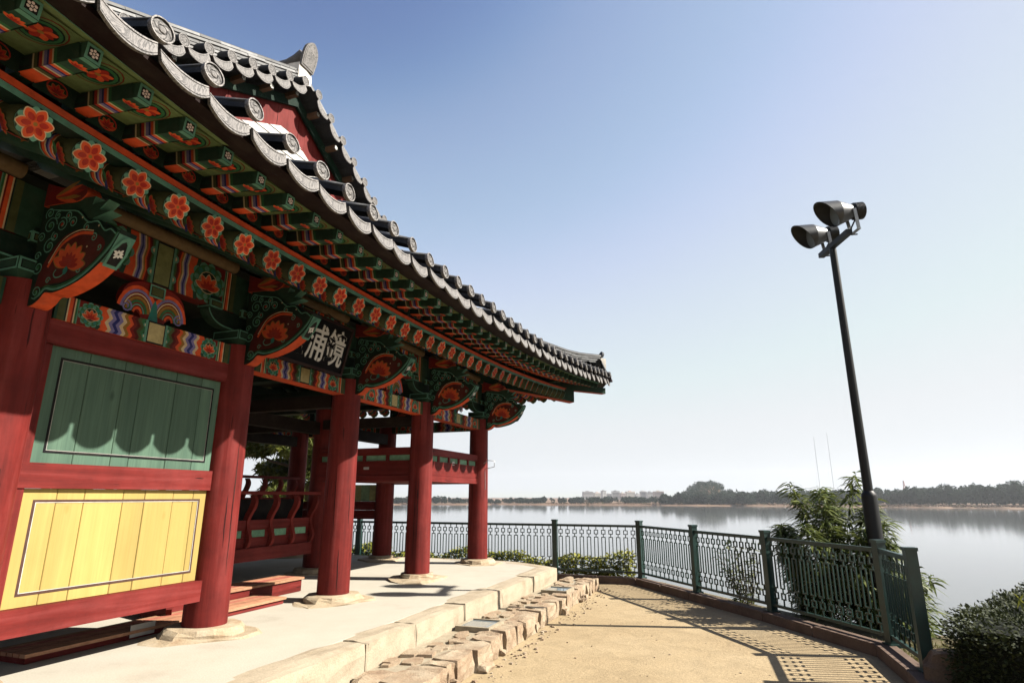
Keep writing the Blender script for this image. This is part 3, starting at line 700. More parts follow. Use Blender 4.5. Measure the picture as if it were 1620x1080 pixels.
# ---- painted tie beams (front), with red lips beneath
def tie(y0, y1):
    L = y1-y0-2*CR+.02; ya = y0+CR-.01
    mb = MB(); mb.box(XC-.09, XC+.085, ya, ya+L, 2.845, 3.035, GRN)
    beam_paint(mb, fr((XC+.085, ya, 2.845), (0, 1, 0), (0, 0, 1)), L, .19)
    mb.poly(fr((XC, ya, 2.845), (1, 0, 0), (0, 1, 0), (0, 0, -1)), [(-.09, 0), (.085, 0), (.085, L), (-.09, L)], .001, ORG)
    part(mb.obj('painted_tie_beam', M_PAINT))
for i in range(len(CYS)-1): tie(CYS[i], CYS[i+1])
# upper painted beam under the purlin, and the purlin
def upper(y0, y1):
    L = y1-y0-.30; ya = y0+.15
    mb = MB(); mb.box(XC-.08, XC+.05, y0, y1, 3.37, 3.76, GRN)
    beam_paint(mb, fr((XC+.05, ya, 3.37), (0, 1, 0), (0, 0, 1)), L, .39, True, (.16, .17, .07))
    mb.poly(fr((XC, ya, 3.37), (1, 0, 0), (0, 1, 0), (0, 0, -1)), [(-.08, 0), (.05, 0), (.05, L), (-.08, L)], .001, DRED)
    part(mb.obj('upper_painted_beam', M_PAINT))
    mb = MB(); mb.tube([(XC+.05, y0+.2, 3.83), (XC+.05, y1-.2, 3.83)], .06, 14, TAN); part(mb.obj('purlin', M_PAINT))
    # flower panel between the beams
    yc = (y0+y1)/2; mb = MB(); F = fr((XC+.02, yc, 3.04), (0, 1, 0), (0, 0, 1))
    out = smooth2([(-.10, 0), (-.16, .07), (-.30, .12), (-.27, .26), (-.13, .33), (.13, .33), (.27, .26), (.30, .12), (.16, .07), (.10, 0)], 4)
    mb.prism(F, out, -.06, 0, DRED)
    for s in (1, -1):
        G = (F[0], F[1]*s, F[2], F[3])
        for k, (c, wd) in enumerate(((ORG, .03), (LAV, .022), (CREAM, .012), (OCH, .022), (LEAF, .022), (MINT, .012), (ORG, .02))):
            r = .20-.026*k; pts = [(.15+r*math.cos(a)*.85, .04+r*math.sin(a)*1.15) for a in np.linspace(.15, math.pi*.95, 12)]; mb.ribbon(G, pts, wd, .0008+.0004*k, c)
        scroll(mb, G, (.25, .08), .05, 1.5, 1.4, .014, .005, LAV); 
    mb.poly(F, [(-.05, 0), (.05, 0), (.02, .16), (0, .2), (-.02, .16)], .0045, TEAL)
    prect(mb, (F[0]+V(.012, 0, 0), F[1], F[2], F[3]), -.075, .075, .22, .33, .002, OLIVE)
    part(mb.obj('flower_panel', M_PAINT))
for i in range(len(CYS)-1): upper(CYS[i], CYS[i+1])
# ---- wing brackets
LE = smooth2([(.13, 2.865), (.20, 2.855), (.27, 2.89), (.32, 2.935), (.40, 2.925), (.52, 2.945), (.66, 2.99), (.78, 3.06), (.88, 3.15), (.95, 3.27)], 3)
UE = smooth2([(.955, 3.30), (.92, 3.285), (.86, 3.33), (.80, 3.33), (.72, 3.41), (.62, 3.42), (.5, 3.52), (.36, 3.55), (.13, 3.60)], 3)
def wing():
    mb = MB(); hw = .058
    pts = LE+UE; k = len(pts); nl = len(LE)
    side = [ORG if i < nl-1 else DGRN for i in range(k)]
    for i in range(nl-1):
        if LE[i][0] >= .80: side[i] = MINT
    F = fr((0, hw, 0), (1, 0, 0), (0, 0, 1), (0, -1, 0))
    mb.prism(F, pts, 0, 2*hw, DGRN, side)
    # flower plate on the underside of the tip
    a, b = V(.815, 3.085), V(.942, 3.255); d = (b-a); L = np.linalg.norm(d); d /= L
    G = fr((a[0], 0, a[1]), (0, 1, 0), (d[0], 0, d[1]), (d[1], 0, -d[0]))
    mb.poly(G, [(-.05, -.01), (.05, -.01), (.056, L*.5), (.03, L*.95), (0, L*1.08), (-.03, L*.95), (-.056, L*.5)], .018, MINT)
    mb.poly(G, [(-.034, .012), (.034, .012), (.040, L*.5), (.018, L*.84), (0, L*.93), (-.018, L*.84), (-.040, L*.5)], .019, BLK)
    for i in range(8): mb.poly(G, petal((0, L*.47), .006, .040 if i % 2 else .030, pi2*i/8+.39, .0075, 5), .020, WHT)
    for s in (-1, 1):
        G = fr((0, s*hw, 0), (1, 0, 0), (0, 0, 1), (0, s, 0))
        mb.poly(G, smooth2([(.20, 2.96), (.34, 2.99), (.5, 2.995), (.68, 3.06), (.82, 3.18), (.80, 3.26), (.66, 3.33), (.5, 3.36), (.36, 3.30), (.24, 3.14), (.20, 2.96)], 3)[:-1], .0008, MAR)
        inner = [(p[0], p[1]+.028+.010*math.sin(p[0]*9)) for p in LE[4:-1]]
        mb.ribbon(G, inner, .017, .0016, MINT); mb.ribbon(G, [(p[0], p[1]+.018) for p in inner], .008, .0022, LEAF)
        mb.ribbon(G, [(p[0], p[1]-.013) for p in UE[1:-1]], .010, .0016, MINT)
        lotus(mb, G, (.50, 3.10), .165, .0024, (CREAM if s > 0 else OCH, ORG, RED), k=7, spread=1.35, base=math.pi/2-.25)
        mb.poly(G, petal((.50, 3.10), 0, .06, -1.8, .02), .006, TEAL)
        pts2 = [(.50, 3.09), (.47, 3.04), (.41, 3.03), (.38, 3.06), (.40, 3.09)]; mb.ribbon(G, smooth2(pts2, 4), .009, .0055, MINT)
        mb.ribbon(G, smooth2([(.30, 3.12), (.40, 3.27), (.55, 3.33), (.70, 3.31)], 5), .022, .0024, ORG)
        mb.ribbon(G, smooth2([(.30, 3.15), (.40, 3.30), (.55, 3.355), (.70, 3.33)], 5), .008, .003, CREAM)
        for cx, cy, r, a0, t in ((.24, 3.44, .06, 0, 1.6), (.36, 3.43, .05, 2, -1.6), (.27, 3.28, .055, 1, 1.5), (.47, 3.43, .04, 3, -1.5), (.20, 3.13, .05, 2, 1.5), (.23, 2.95, .045, 4, 1.5), (.62, 3.37, .030, 1, 1.4), (.21, 3.54, .04, 4, -1.5), (.31, 3.35, .035, 2, 1.4), (.41, 3.49, .03, 5, 1.4), (.17, 3.36, .035, 3, -1.4), (.17, 3.22, .03, 0, 1.3), (.30, 3.51, .03, 1, 1.4), (.71, 3.28, .028, 2, -1.3), (.78, 3.20, .02, 4, 1.2), (.33, 3.02, .022, 0, 1.2), (.62, 3.06, .022, 2, 1.2)):
            scroll(mb, G, (cx, cy), r*1.12, a0, t, .009, .0026, MINT); mb.disc(G, (cx, cy), r*.3, .0022, RED if cx > .3 else LEAF, 8)
        for cx, cy in ((.74, 3.36), (.56, 3.45), (.66, 3.22)): mb.disc(G, (cx, cy), .008, .003, CREAM, 6)
    # tongue above
    tp = smooth2([(.10, 3.62), (.30, 3.61), (.46, 3.60), (.54, 3.65), (.48, 3.72), (.30, 3.73), (.10, 3.80)], 4)
    mb.prism(fr((0, .05, 0), (1, 0, 0), (0, 0, 1), (0, -1, 0)), tp, 0, .10, DRED, ORG)
    for s in (-1, 1):
        G = fr((0, s*.05, 0), (1, 0, 0), (0, 0, 1), (0, s, 0))
        for i in range(5): mb.poly(G, petal((.20, 3.67), .02, .30-.02*abs(i-2), (i-2)*.16+.02, .016, 6), .001+.0004*i, (ORG, OCH, RED, ORG, OCH)[i])
    mb.prism(fr((0, .04, 0), (1, 0, 0), (0, 0, 1), (0, -1, 0)), [(.15, 3.52), (.62, 3.44), (.80, 3.47), (.68, 3.50), (.76, 3.56), (.60, 3.55), (.62, 3.61), (.15, 3.64)], 0, .08, GRN, MINT)
    return mb.mesh('wing_bracket')
wmesh = wing()
def arms():
    mb = MB()
    # bearing block, tapered
    b0, b1 = .12, .165
    vs = [(x*b, y*b, z) for z, b in ((3.045, b0), (3.095, b1), (3.19, b1)) for x, y in ((-1, -1), (1, -1), (1, 1), (-1, 1))]
    mb.add(vs, [(j*4+i, j*4+(i+1) % 4, (j+1)*4+(i+1) % 4, (j+1)*4+i) for j in range(2) for i in range(4)]+[(8, 9, 10, 11), (3, 2, 1, 0)], GRN)
    for F in (fr((b1, -b1, 3.095), (0, 1, 0), (0, 0, 1)), fr((-b1, -b1, 3.095), (1, 0, 0), (0, 0, 1), (0, -1, 0)), fr((-b1, b1, 3.095), (1, 0, 0), (0, 0, 1), (0, 1, 0))):
        prect(mb, F, .004, 2*b1-.004, .003, .092, .0008, GRN)
    out = smooth2([(-.46, 3.36), (-.46, 3.31), (-.40, 3.24), (-.30, 3.20), (-.16, 3.19), (.16, 3.19), (.30, 3.20), (.40, 3.24), (.46, 3.31), (.46, 3.36)], 3)
    F = fr((.05, 0, 0), (0, 1, 0), (0, 0, 1))
    mb.prism(F, out, -.10, 0, DGRN, GRN)
    mb.ribbon(F, [(p[0]*.965, p[1]+.012) for p in out[2:-2]], .014, .001, MINT); mb.ribbon(F, [(p[0]*.93, p[1]+.030) for p in out[4:-4]], .008, .001, BLK)
    for yy in (-.40, 0, .40):
        mb.box(-.07, .085, yy-.075, yy+.075, 3.345, 3.425, GRN)
        prect(mb, fr((.085, yy-.075, 3.345), (0, 1, 0), (0, 0, 1)), 0, .15, 0, .08, .0008, OLIVE)
        prect(mb, fr((-.07, yy-.075, 3.345), (1, 0, 0), (0, 0, 1), (0, -1, 0)), 0, .155, 0, .08, .0008, OLIVE)
        mb.box(-.06, .075, yy-.05, yy+.05, 3.425, 3.46, DGRN)
    return mb.mesh('bracket_arm')
amesh = arms()
for y in CYS:
    part(link('bracket_arm', amesh, M_PAINT, None, Matrix.Translation((XC, y, 0))))
    part(link('wing_bracket', wmesh, M_PAINT, None, Matrix.Translation((XC, y, 0))))
for a in (45, 90): part(link('wing_bracket', wmesh, M_PAINT, None, Matrix.Translation((XC, 10.75, 0)) @ Matrix.Rotation(R(a), 4, 'Z')))
for x in (-6.65, -8.7): part(link('wing_bracket', wmesh, M_PAINT, None, Matrix.Translation((x, 10.75, 0)) @ Matrix.Rotation(R(90), 4, 'Z')))
for x, y in ((-6.58, 8.6), (-6.65, 10.75)):  # inner stubs seen through the bays
    part(link('wing_bracket', wmesh, M_PAINT, None, Matrix.Translation((x, y, 0)) @ Matrix.Rotation(R(0), 4, 'Z') @ Matrix.Diagonal((.7, 1, 1, 1))))
# far side beam and inner beams
for x0, x1 in ((-6.65, XC), (-8.7, -6.65), (-10.8, -8.7)):
    mb = MB(); mb.box(x0+.15, x1-.15, 10.66, 10.835, 2.845, 3.035, GRN); F = fr((x0+.15, 10.66, 2.845), (1, 0, 0), (0, 0, 1), (0, -1, 0)); beam_paint(mb, F, x1-x0-.3, .19)
    part(mb.obj('painted_tie_beam', M_PAINT))
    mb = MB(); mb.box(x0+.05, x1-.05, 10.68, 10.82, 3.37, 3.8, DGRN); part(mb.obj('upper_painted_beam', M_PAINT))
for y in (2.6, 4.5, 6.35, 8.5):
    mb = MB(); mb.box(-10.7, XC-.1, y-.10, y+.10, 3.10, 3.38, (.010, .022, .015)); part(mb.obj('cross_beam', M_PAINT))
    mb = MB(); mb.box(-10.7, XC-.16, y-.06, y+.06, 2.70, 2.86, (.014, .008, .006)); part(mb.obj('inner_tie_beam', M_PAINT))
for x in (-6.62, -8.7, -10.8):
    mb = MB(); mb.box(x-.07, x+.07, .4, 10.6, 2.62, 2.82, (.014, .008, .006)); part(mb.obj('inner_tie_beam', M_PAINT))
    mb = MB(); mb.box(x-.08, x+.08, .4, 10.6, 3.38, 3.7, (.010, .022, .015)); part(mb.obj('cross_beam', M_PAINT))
mb = MB(); mb.box(-12.6, XC-.25, -.8, 10.55, 3.98, 4.01, g(.5)); part(mb.obj('light_block_ceiling', M_DARKWOOD))  # added dark sheet that stops light leaking in through the roof

# ------------------------------------------------------------------ roof: rafters, boards, tiles
YS = list(np.arange(YN, YF+.01, .18))
def sweep(mb, xf, zf, prof, col, ys=YS, cols=None):
    """closed section swept along the front eave; prof in (dx,dz)"""
    k = len(prof); vs = []
    for y in ys: vs += [(xf(y)+a, y, zf(y)+b) for a, b in prof]
    fs = [(i*k+j, i*k+(j+1) % k, (i+1)*k+(j+1) % k, (i+1)*k+j) for i in range(len(ys)-1) for j in range(k)]
    cs = [(cols[j] if cols else col) for i in range(len(ys)-1) for j in range(k)]
    mb.add(vs, fs, cs); mb.add(vs[:k], [tuple(range(k))[::-1]], col); mb.add(vs[-k:], [tuple(range(k))], col)
Yc1 = 12.18  # corner of the lower eave
ys1 = list(np.linspace(5.45*2-Yc1, Yc1, 60)); ys2 = list(np.linspace(-1.9, 12.8, 70)); ys3 = list(np.linspace(YN, YF, 80))
MIRR = Matrix.Translation((XC, 10.75, 0)) @ Matrix(((0, 1, 0, 0), (1, 0, 0, 0), (0, 0, 1, 0), (0, 0, 0, 1))) @ Matrix.Translation((-XC, -10.75, 0))
def mir(y): return y   # readability
def rz_front(X, Y):
    d = max(0., Xt(Y)-X); return 3.80+.0062*dyf(Y)**2*max(0, 1-d/3.2)+.40*d+.045*d*d
mb = MB(); vs = []; kk = 10
for y in ys3:
    lim = max(-5.7, max(y-15.35, 0) if False else (y-15.35 if y > 5.45 else -15.35+(10.9-y))); lim = min(lim, Xt(y)-.02)
    for j in range(kk+1): x = Xt(y)-.03+(lim-Xt(y)+.03)*j/kk; vs.append((x, y, rz_front(x, y)-.03))
mb.add(vs, [(i*(kk+1)+j, (i+1)*(kk+1)+j, (i+1)*(kk+1)+j+1, i*(kk+1)+j+1) for i in range(len(ys3)-1) for j in range(kk)], CLAY, True)
roof = part(mb.obj('roof', M_TILE))
# the roof part carries pavilion-space offset already; children use world coordinates through it
def rp(o): o.parent = roof; return o
sm_ = rp(link('roof_slope', roof.data, None)); sm_.matrix_basis = MIRR
# upper slopes either side of the main ridge
GY = 5.62
def zv(dy): return 7.03-(.47 if dy < 0 else .585)*abs(dy)
for s in (1, -1):
    mb = MB(); vs = []; k = 12
    for x in (-4.98, -9, -14):
        for j in range(k+1): d = 4.7*j/k; vs.append((x, GY+s*d, zv(s*d)))
    mb.add(vs, [(i*(k+1)+j, (i+1)*(k+1)+j, (i+1)*(k+1)+j+1, i*(k+1)+j+1) for i in range(2) for j in range(k)], CLAY, True)
    rp(mb.obj('roof_slope', M_TILE))
# soffit boards above the rafters
mb = MB(); vs = []; kk = 6
for y in ys1:
    lim = max(XC-.4, y-15.35 if y > 5.45 else -4.45-y)
    for j in range(kk+1): x = Xr(y)+(lim-Xr(y))*j/kk; vs.append((x, y, zr(y)+.112+(Xr(y)-x)*.45))
mb.add(vs, [(i*(kk+1)+j, (i+1)*(kk+1)+j, (i+1)*(kk+1)+j+1, i*(kk+1)+j+1) for i in range(len(ys1)-1) for j in range(kk)], (.10, .12, .05), True)
sof = rp(mb.obj('soffit_board', M_PAINT)); o = rp(link('soffit_board', sof.data, None)); o.matrix_basis = MIRR
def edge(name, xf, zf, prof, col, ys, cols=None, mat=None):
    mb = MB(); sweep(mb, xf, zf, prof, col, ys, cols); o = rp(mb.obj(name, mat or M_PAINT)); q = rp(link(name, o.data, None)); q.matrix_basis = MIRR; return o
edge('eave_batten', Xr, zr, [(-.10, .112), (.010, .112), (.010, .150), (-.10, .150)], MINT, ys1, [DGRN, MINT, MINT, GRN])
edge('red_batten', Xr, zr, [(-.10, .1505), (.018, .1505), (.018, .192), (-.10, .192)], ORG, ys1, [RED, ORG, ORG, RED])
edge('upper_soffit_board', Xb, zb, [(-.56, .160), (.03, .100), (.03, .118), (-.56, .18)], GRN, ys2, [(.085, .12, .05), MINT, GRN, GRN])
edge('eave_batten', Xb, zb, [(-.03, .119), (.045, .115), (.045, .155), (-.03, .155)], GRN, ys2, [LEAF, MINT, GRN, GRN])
edge('tile_bearer', Xt, zt, [(-.22, -.150), (-.12, -.160), (-.040, -.150), (-.040, -.12), (-.22, -.07)], (.010, .003, .003), ys3, None)
# round rafters
def rafter():
    mb = MB(); r = .089
    xs = [0, -.010, -.016, -.21, -.222, -.245, -.262, -.285, -.30, -.33, -.345, -.36, -1.6]
    cs = [MINT, BLK, (.040, .045, .018), CREAM, ORG, LAV, BLU, CREAM, ORG, DRED, MINT, GRN]
    mb.tube([(x, 0, 0) for x in xs], [r]*len(xs), 16, GRN, caps=False, cols=cs, up=(0, 0, 1))
    F = fr((0, 0, 0), (0, 1, 0), (0, 0, 1)); mb.disc(F, (0, 0), r, 0, LEAF, 16); flower(mb, F, (0, 0), r*1.04, .001, .0014)
    for a in (-35, -90, -145):   # lotus sprays painted round the shaft
        ca, sa = math.cos(R(a)), math.sin(R(a)); nrm = V(0, ca, sa); tg = V(0, -sa, ca)
        G = fr(V(-.12, 0, 0)+nrm*(r+.001), (1, 0, 0), tg, nrm)
        mb.disc(G, (0, 0), .040, .0, DGRN, 12, .034); lotus(mb, G, (-.035, 0), .075, .0012, (OCH, RED, DRED), k=5, spread=1.0, base=0)
        mb.poly(G, petal((-.04, .0), 0, .07, 1.9, .014), .0012, BLU); mb.poly(G, petal((-.04, .0), 0, .07, -1.9, .014), .0012, LEAF)
    return mb.mesh('rafter')
rmesh = rafter()
def fan(Y, Yc):
    a = 0.
    if Y > 8.3: a = 43*((Y-8.3)/(Yc-8.3))**1.1
    if Y < .6: a = -43*min(1, (.6-Y)/2.2)
    return R(max(-43, min(43, a)))
SLOPE = math.atan(.45)
def place(name, me, x, y, z, ang, pitch=0, sc=None, both=True, mat=None):
    Mx = Matrix.Translation((x, y, z)) @ Matrix.Rotation(ang, 4, 'Z') @ Matrix.Rotation(pitch, 4, 'Y')
    if sc: Mx = Mx @ Matrix.Diagonal((*sc, 1))
    o = rp(link(name, me, mat, None, Mx))
    if both and y > 5.6: q = rp(link(name, me, None)); q.matrix_basis = MIRR @ Mx
    return o
RP = .307; y = 2.04-RP*3
rys = []
while y < Yc1-.12:
    rys.append(y); y += RP*(1 if y < 8.3 else max(.70, 1-.075*(y-8.3)))
for y in rys: place('rafter', rmesh, Xr(y)+.012, y, zr(y)+.02, fan(y, Yc1), SLOPE, mat=M_PAINT)
# flying rafters with their boards
def flying():
    mb = MB(); w0, w1, h = .047, .041, .094
    mb.add([(-.62, -w0, 0), (-.62, w0, 0), (-.62, w0, h), (-.62, -w0, h), (0, -w1, .006), (0, w1, .006), (0, w1, h), (0, -w1, h)], [(0, 1, 2, 3), (4, 7, 6, 5), (0, 4, 5, 1), (1, 5, 6, 2), (3, 2, 6, 7), (0, 3, 7, 4)], GRN)
    B = fr((0, 0, 0), (1, 0, 0), (0, 1, 0), (0, 0, -1))
    def band(x0, x1, c, e=0):
        wa = w0+(w1-w0)*(x0+.62)/.62; wb = w0+(w1-w0)*(x1+.62)/.62
        F2 = fr((0, 0, .006*(x0+.62)/.62), (1, 0, 0), (0, 1, 0), (0, 0, -1)); mb.poly(F2, [(x0, -wa), (x1, -wb), (x1, wb), (x0, wa)], .001+e, c)
        for s in (-1, 1):
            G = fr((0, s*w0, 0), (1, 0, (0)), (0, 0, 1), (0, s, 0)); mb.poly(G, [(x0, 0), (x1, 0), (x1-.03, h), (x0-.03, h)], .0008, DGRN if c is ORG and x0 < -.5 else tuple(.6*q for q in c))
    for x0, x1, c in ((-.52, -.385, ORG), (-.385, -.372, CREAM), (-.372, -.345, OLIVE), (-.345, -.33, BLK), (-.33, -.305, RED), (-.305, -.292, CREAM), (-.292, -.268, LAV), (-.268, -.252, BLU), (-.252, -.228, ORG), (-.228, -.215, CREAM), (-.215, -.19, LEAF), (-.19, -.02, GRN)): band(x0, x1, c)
    for s in (-1, 1):
        G = fr((0, s*w0, 0), (1, 0, 0), (0, 0, 1), (0, s, 0))
        mb.poly(G, [(-.50, .015), (-.40, .015), (-.42, .08), (-.52, .08)], .0014, BLK); mb.poly(G, [(-.49, .027), (-.415, .027), (-.43, .068), (-.505, .068)], .002, DGRN)
    lotus(mb, fr((0, 0, .004), (1, 0, 0), (0, 1, 0), (0, 0, -1)), (-.12, 0), .055, .0026, (LEAF, ORG, RED), k=5, spread=1.1, base=0)
    F = fr((0, 0, 0), (0, 1, 0), (0, 0, 1)); mb.poly(F, [(-w1, .006), (w1, .006), (w1, h), (-w1, h)], .001, MINT)
    mb.poly(F, [(-.028, .022), (.028, .022), (.028, .078), (-.028, .078)], .002, BLK); dots(mb, F, (0, .050), .026, .003, (.60, .50, .48))
    mb.poly(fr((0, 0, .006), (1, 0, 0), (0, 1, 0), (0, 0, -1)), [(-.035, -w1), (0, -w1), (0, w1), (-.035, w1)], .0032, MINT)
    return mb.mesh('flying_rafter')
fmesh = flying()
def eboard():
    mb = MB(); hw = RP/2-.045
    mb.add([(-.5, -hw, .092), (-.02, -hw, .090), (-.02, hw, .090), (-.5, hw, .092)], [(0, 1, 2, 3)], (.10, .14, .055))
    D = fr((-.19, 0, .090), (1, 0, 0), (0, 1, 0), (0, 0, -1))
    for rx, ry, c, e in ((.150, hw*.98, DRED, 1), (.142, hw*.92, (.08, .12, .045), 2), (.118, hw*.86, DGRN, 3), (.108, hw*.8, LEAF, 4), (.085, hw*.66, DGRN, 5)): mb.disc(D, (0, 0), rx, .0008*e, c, 18, ry)
    for i in range(8): mb.poly(D, petal((0, 0), .01, .060+.02*abs(math.cos(pi2*i/8)), pi2*i/8, .020, 6), .0048+.0002*i, ORG if i % 2 else RED)
    mb.disc(D, (0, 0), .016, .0068, OCH, 8)
    Fk = fr((-.505, 0, 0), (0, 1, 0), (0, 0, 1)); mb.poly(Fk, [(-hw-.01, -.02), (hw+.01, -.02), (hw+.01, .10), (-hw-.01, .10)], 0, DGRN)
    mb.disc(Fk, (0, .040), .058, .001, RED, 16, .046); mb.disc(Fk, (0, .040), .050, .0018, DGRN, 16, .038)
    lotus(mb, Fk, (0, .012), .052, .0026, (OCH, RED, DRED), k=5)
    return mb.mesh('eave_panel')
emesh = eboard()
FPITCH = -math.atan(-.11)
y = 1.675-RP*4; fys = []
while y < 12.7:
    fys.append(y); y += RP*(.985 if y < 8.3 else max(.66, .985-.072*(y-8.3)))
for i, y in enumerate(fys):
    a = fan(y, 12.75); place('flying_rafter', fmesh, Xb(y), y, zb(y), a, R(6.0), mat=M_PAINT)
    if i+1 < len(fys):
        ym = (y+fys[i+1])/2; place('eave_panel', emesh, Xb(ym), ym, zb(ym)+.002, fan(ym, 12.75), R(6.0), (1, (fys[i+1]-y)/RP, 1), mat=M_PAINT)
# corner rafters
mb = MB(); d = 1/math.sqrt(2)
def diag(t, z, side=0): return (XC+t+side*d, 10.75+t-side*d, z)
def dbox(mb, t0, z0a, z0b, t1, z1a, z1b, w_, cs):
    vs = [diag(t, z, s) for t, za, zb_ in ((t0, z0a, z0b), (t1, z1a, z1b)) for s, z in ((-w_, za), (w_, za), (w_, zb_), (-w_, zb_))]
    mb.add(vs, [(3, 2, 1, 0), (4, 5, 6, 7), (0, 1, 5, 4), (1, 2, 6, 5), (2, 3, 7, 6), (3, 0, 4, 7)], cs)
dbox(mb, -.6, 3.85, 4.1, 1.50, 3.53, 3.78, .10, [GRN, MINT, ORG, GRN, GRN, GRN])
dbox(mb, .9, 3.80, 3.93, 2.08, 3.775, 3.90, .07, [GRN, MINT, ORG, GRN, GRN, GRN])
rp(mb.obj('corner_rafter', M_PAINT))
# ---- tiles
def roundtile(L, r=.068, seed=0, rise=.42):
    mb = MB(); mb.cur = 0
    k = max(2, int(L/.34)); pts = [(-.0, 0, 0)]; rad = [r*.93]
    for i in range(k):
        x0, x1 = -.34*i, -.34*(i+1)+.002
        pts += [(x0-.004, 0, -x0*rise), (x1, 0, -x1*rise+.004*i)]; rad += [r*.93, r*.985]
    mb.tube(pts, rad, 11, CLAY, caps=False, arc=(-.35, math.pi+.35), up=(0, 0, 1))
    mb.cur = 1; F = fr((0, 0, .0), (0, 1, 0), (0, 0, 1)); n = 22
    # face with raised rim, recessed field, boss and spokes
    lt = tuple(1.35*q for q in CLAYL); dk = (.03, .028, .027); prof = [(r, -.02, CLAYM), (r*1.05, 0, CLAYL), (r*1.05, .014, lt), (r*.93, .014, lt), (r*.88, .004, dk), (r*.83, .004, dk), (r*.80, .008, CLAYL), (r*.42, .009, CLAYL), (r*.36, .004, dk), (r*.28, .012, CLAYL), (.001, .016, CLAYL)]
    vs = [F[0]+V(h, q*math.cos(pi2*i/n), q*math.sin(pi2*i/n)) for q, h, c in prof for i in range(n)]
    fs = [(j*n+i, j*n+(i+1) % n, (j+1)*n+(i+1) % n, (j+1)*n+i) for j in range(len(prof)-1) for i in range(n)]
    mb.add(vs, fs, [prof[j+1][2] for j in range(len(prof)-1) for i in range(n)])
    rr = random.Random(seed)
    for i in range(6):
        a = pi2*i/6+seed; mb.ribbon(F, [(r*q*math.cos(a+.5*math.sin(q*5)), r*q*math.sin(a+.5*math.sin(q*5))) for q in (.4, .5, .6, .7, .78)], .006, .0105, (.03, .028, .027))
    mb.cur = 0; return mb.mesh('round_end_tile')
def droptile(wd=.157, seed=0, rise=.42):
    mb = MB(); n = 10; mb.cur = 0
    pan = lambda s, x: (x, s*wd, -.045*(1-s*s)-.062-x*rise)
    rows = (0.0, -.35, -.7)
    vs = [pan(-1+2*i/n, x) for x in rows for i in range(n+1)]
    mb.add(vs, [(j*(n+1)+i, j*(n+1)+i+1, (j+1)*(n+1)+i+1, (j+1)*(n+1)+i) for j in range(2) for i in range(n)], CLAY, True)
    mb.cur = 1
    top = [(s*wd, -.055-.040*(1-s*s)) for s in [-1+2*i/n for i in range(n+1)]]
    bot = [(s*wd*.985, -.136-.072*(1-abs(s)**2.2)) for s in [-1+2*i/n for i in range(n+1)]]
    fw = .010
    def P(p, off): return (off+(-p[1]-.02)*.22, p[0], p[1])
    def shr(t): return [tuple((1-t)*a+t*b for a, b in zip(p, q)) for p, q in zip(top, bot)]
    loops = [(shr(0), fw), (shr(.10), fw), (shr(.13), fw-.005), (shr(.17), fw-.001), (shr(.83), fw-.001), (shr(.87), fw-.005), (shr(.90), fw), (shr(1), fw), (shr(1), -.012), (shr(0), -.012)]
    cols = [tuple(1.3*q for q in CLAYL), tuple(1.3*q for q in CLAYL), (.03, .028, .027), CLAYL, (.03, .028, .027), CLAYL, CLAYL, CLAYM, CLAYM, CLAYM]
    k = n+1; vs = [P(p, off) for lp, off in loops for p in lp]
    m_ = len(loops)
    for j in range(m_):
        mb.add([vs[j*k+i] for i in range(k)]+[vs[((j+1) % m_)*k+i] for i in range(k)], [(i, i+1, k+i+1, k+i) for i in range(n)], cols[j])
    for e in (0, n): mb.add([vs[j*k+e] for j in range(m_)], [tuple(range(m_))], CLAYM)
    F = fr((.014, 0, 0), (0, 1, 0), (.0, 0, 1))
    mb.cur = 0; return mb.mesh('drop_end_tile')
TM = [M_TILE, M_FACE]
rt = {k: [roundtile(k, seed=s) for s in range(2)] for k in (2.7, 1.4, .7)}; dt = [droptile(seed=s) for s in range(2)]
vrt = [roundtile(.7, seed=s, rise=.06) for s in range(2)]; vdt = [droptile(seed=s, rise=.06) for s in range(2)]
TP = .342; y = 1.825-TP*8; tys = []
while y < 12.98:
    tys.append(y); y += TP*(1 if y < 9 else max(.72, 1-.07*(y-9)))
for i, y in enumerate(tys):
    avail = (15.35-y if y > 5.45 else 4.45+y)+Xt(y); L = 2.7 if avail > 2.9 else (1.4 if avail > 1.5 else .7)
    j = lambda a: random.uniform(-a, a)
    place('round_end_tile', rt[L][i % 2], Xt(y)+.028+j(.008), y+j(.008), zt(y)+.022+j(.011), fan(y, 13)*.0+j(.07), R(-7)+j(.06), mat=TM)
    if i+1 < len(tys):
        ym = (y+tys[i+1])/2; place('drop_end_tile', dt[i % 2], Xt(ym)+.006+j(.008), ym+j(.005), zt(ym)-.022+j(.007), fan(ym, 13)*.0+j(.03), j(.06), (1, (tys[i+1]-y)/.342, 1), mat=TM)

# ---- gable
GX = -5.24
mb = MB(); mb.box(GX-.12, GX-.06, 1.0, 9.9, 4.7, 5.0, (.02, .004, .004)); gable = part(mb.obj('gable', M_PAINT))
def gp(o): o.parent = gable; return o
yy = 1.35
while yy < 9.5:
    wd = .40; z0 = 4.75; za, zb_ = zv(yy-GY)-.22, zv(yy+wd-GY)-.22
    if min(za, zb_) > z0+.1:
        pts = [(yy+.003, z0), (yy+wd-.003, z0)]
        pts += [(yy+wd-.003, zb_)]+([(GY, zv(0)-.22)] if yy < GY < yy+wd else [])+[(yy+.003, za)]
        q = MB(); q.prism(fr((GX, 0, 0), (0, 1, 0), (0, 0, 1)), pts, -.05, random.uniform(-.004, .003), g(.5)); gp(q.obj('gable_plank', M_RED))
    yy += wd
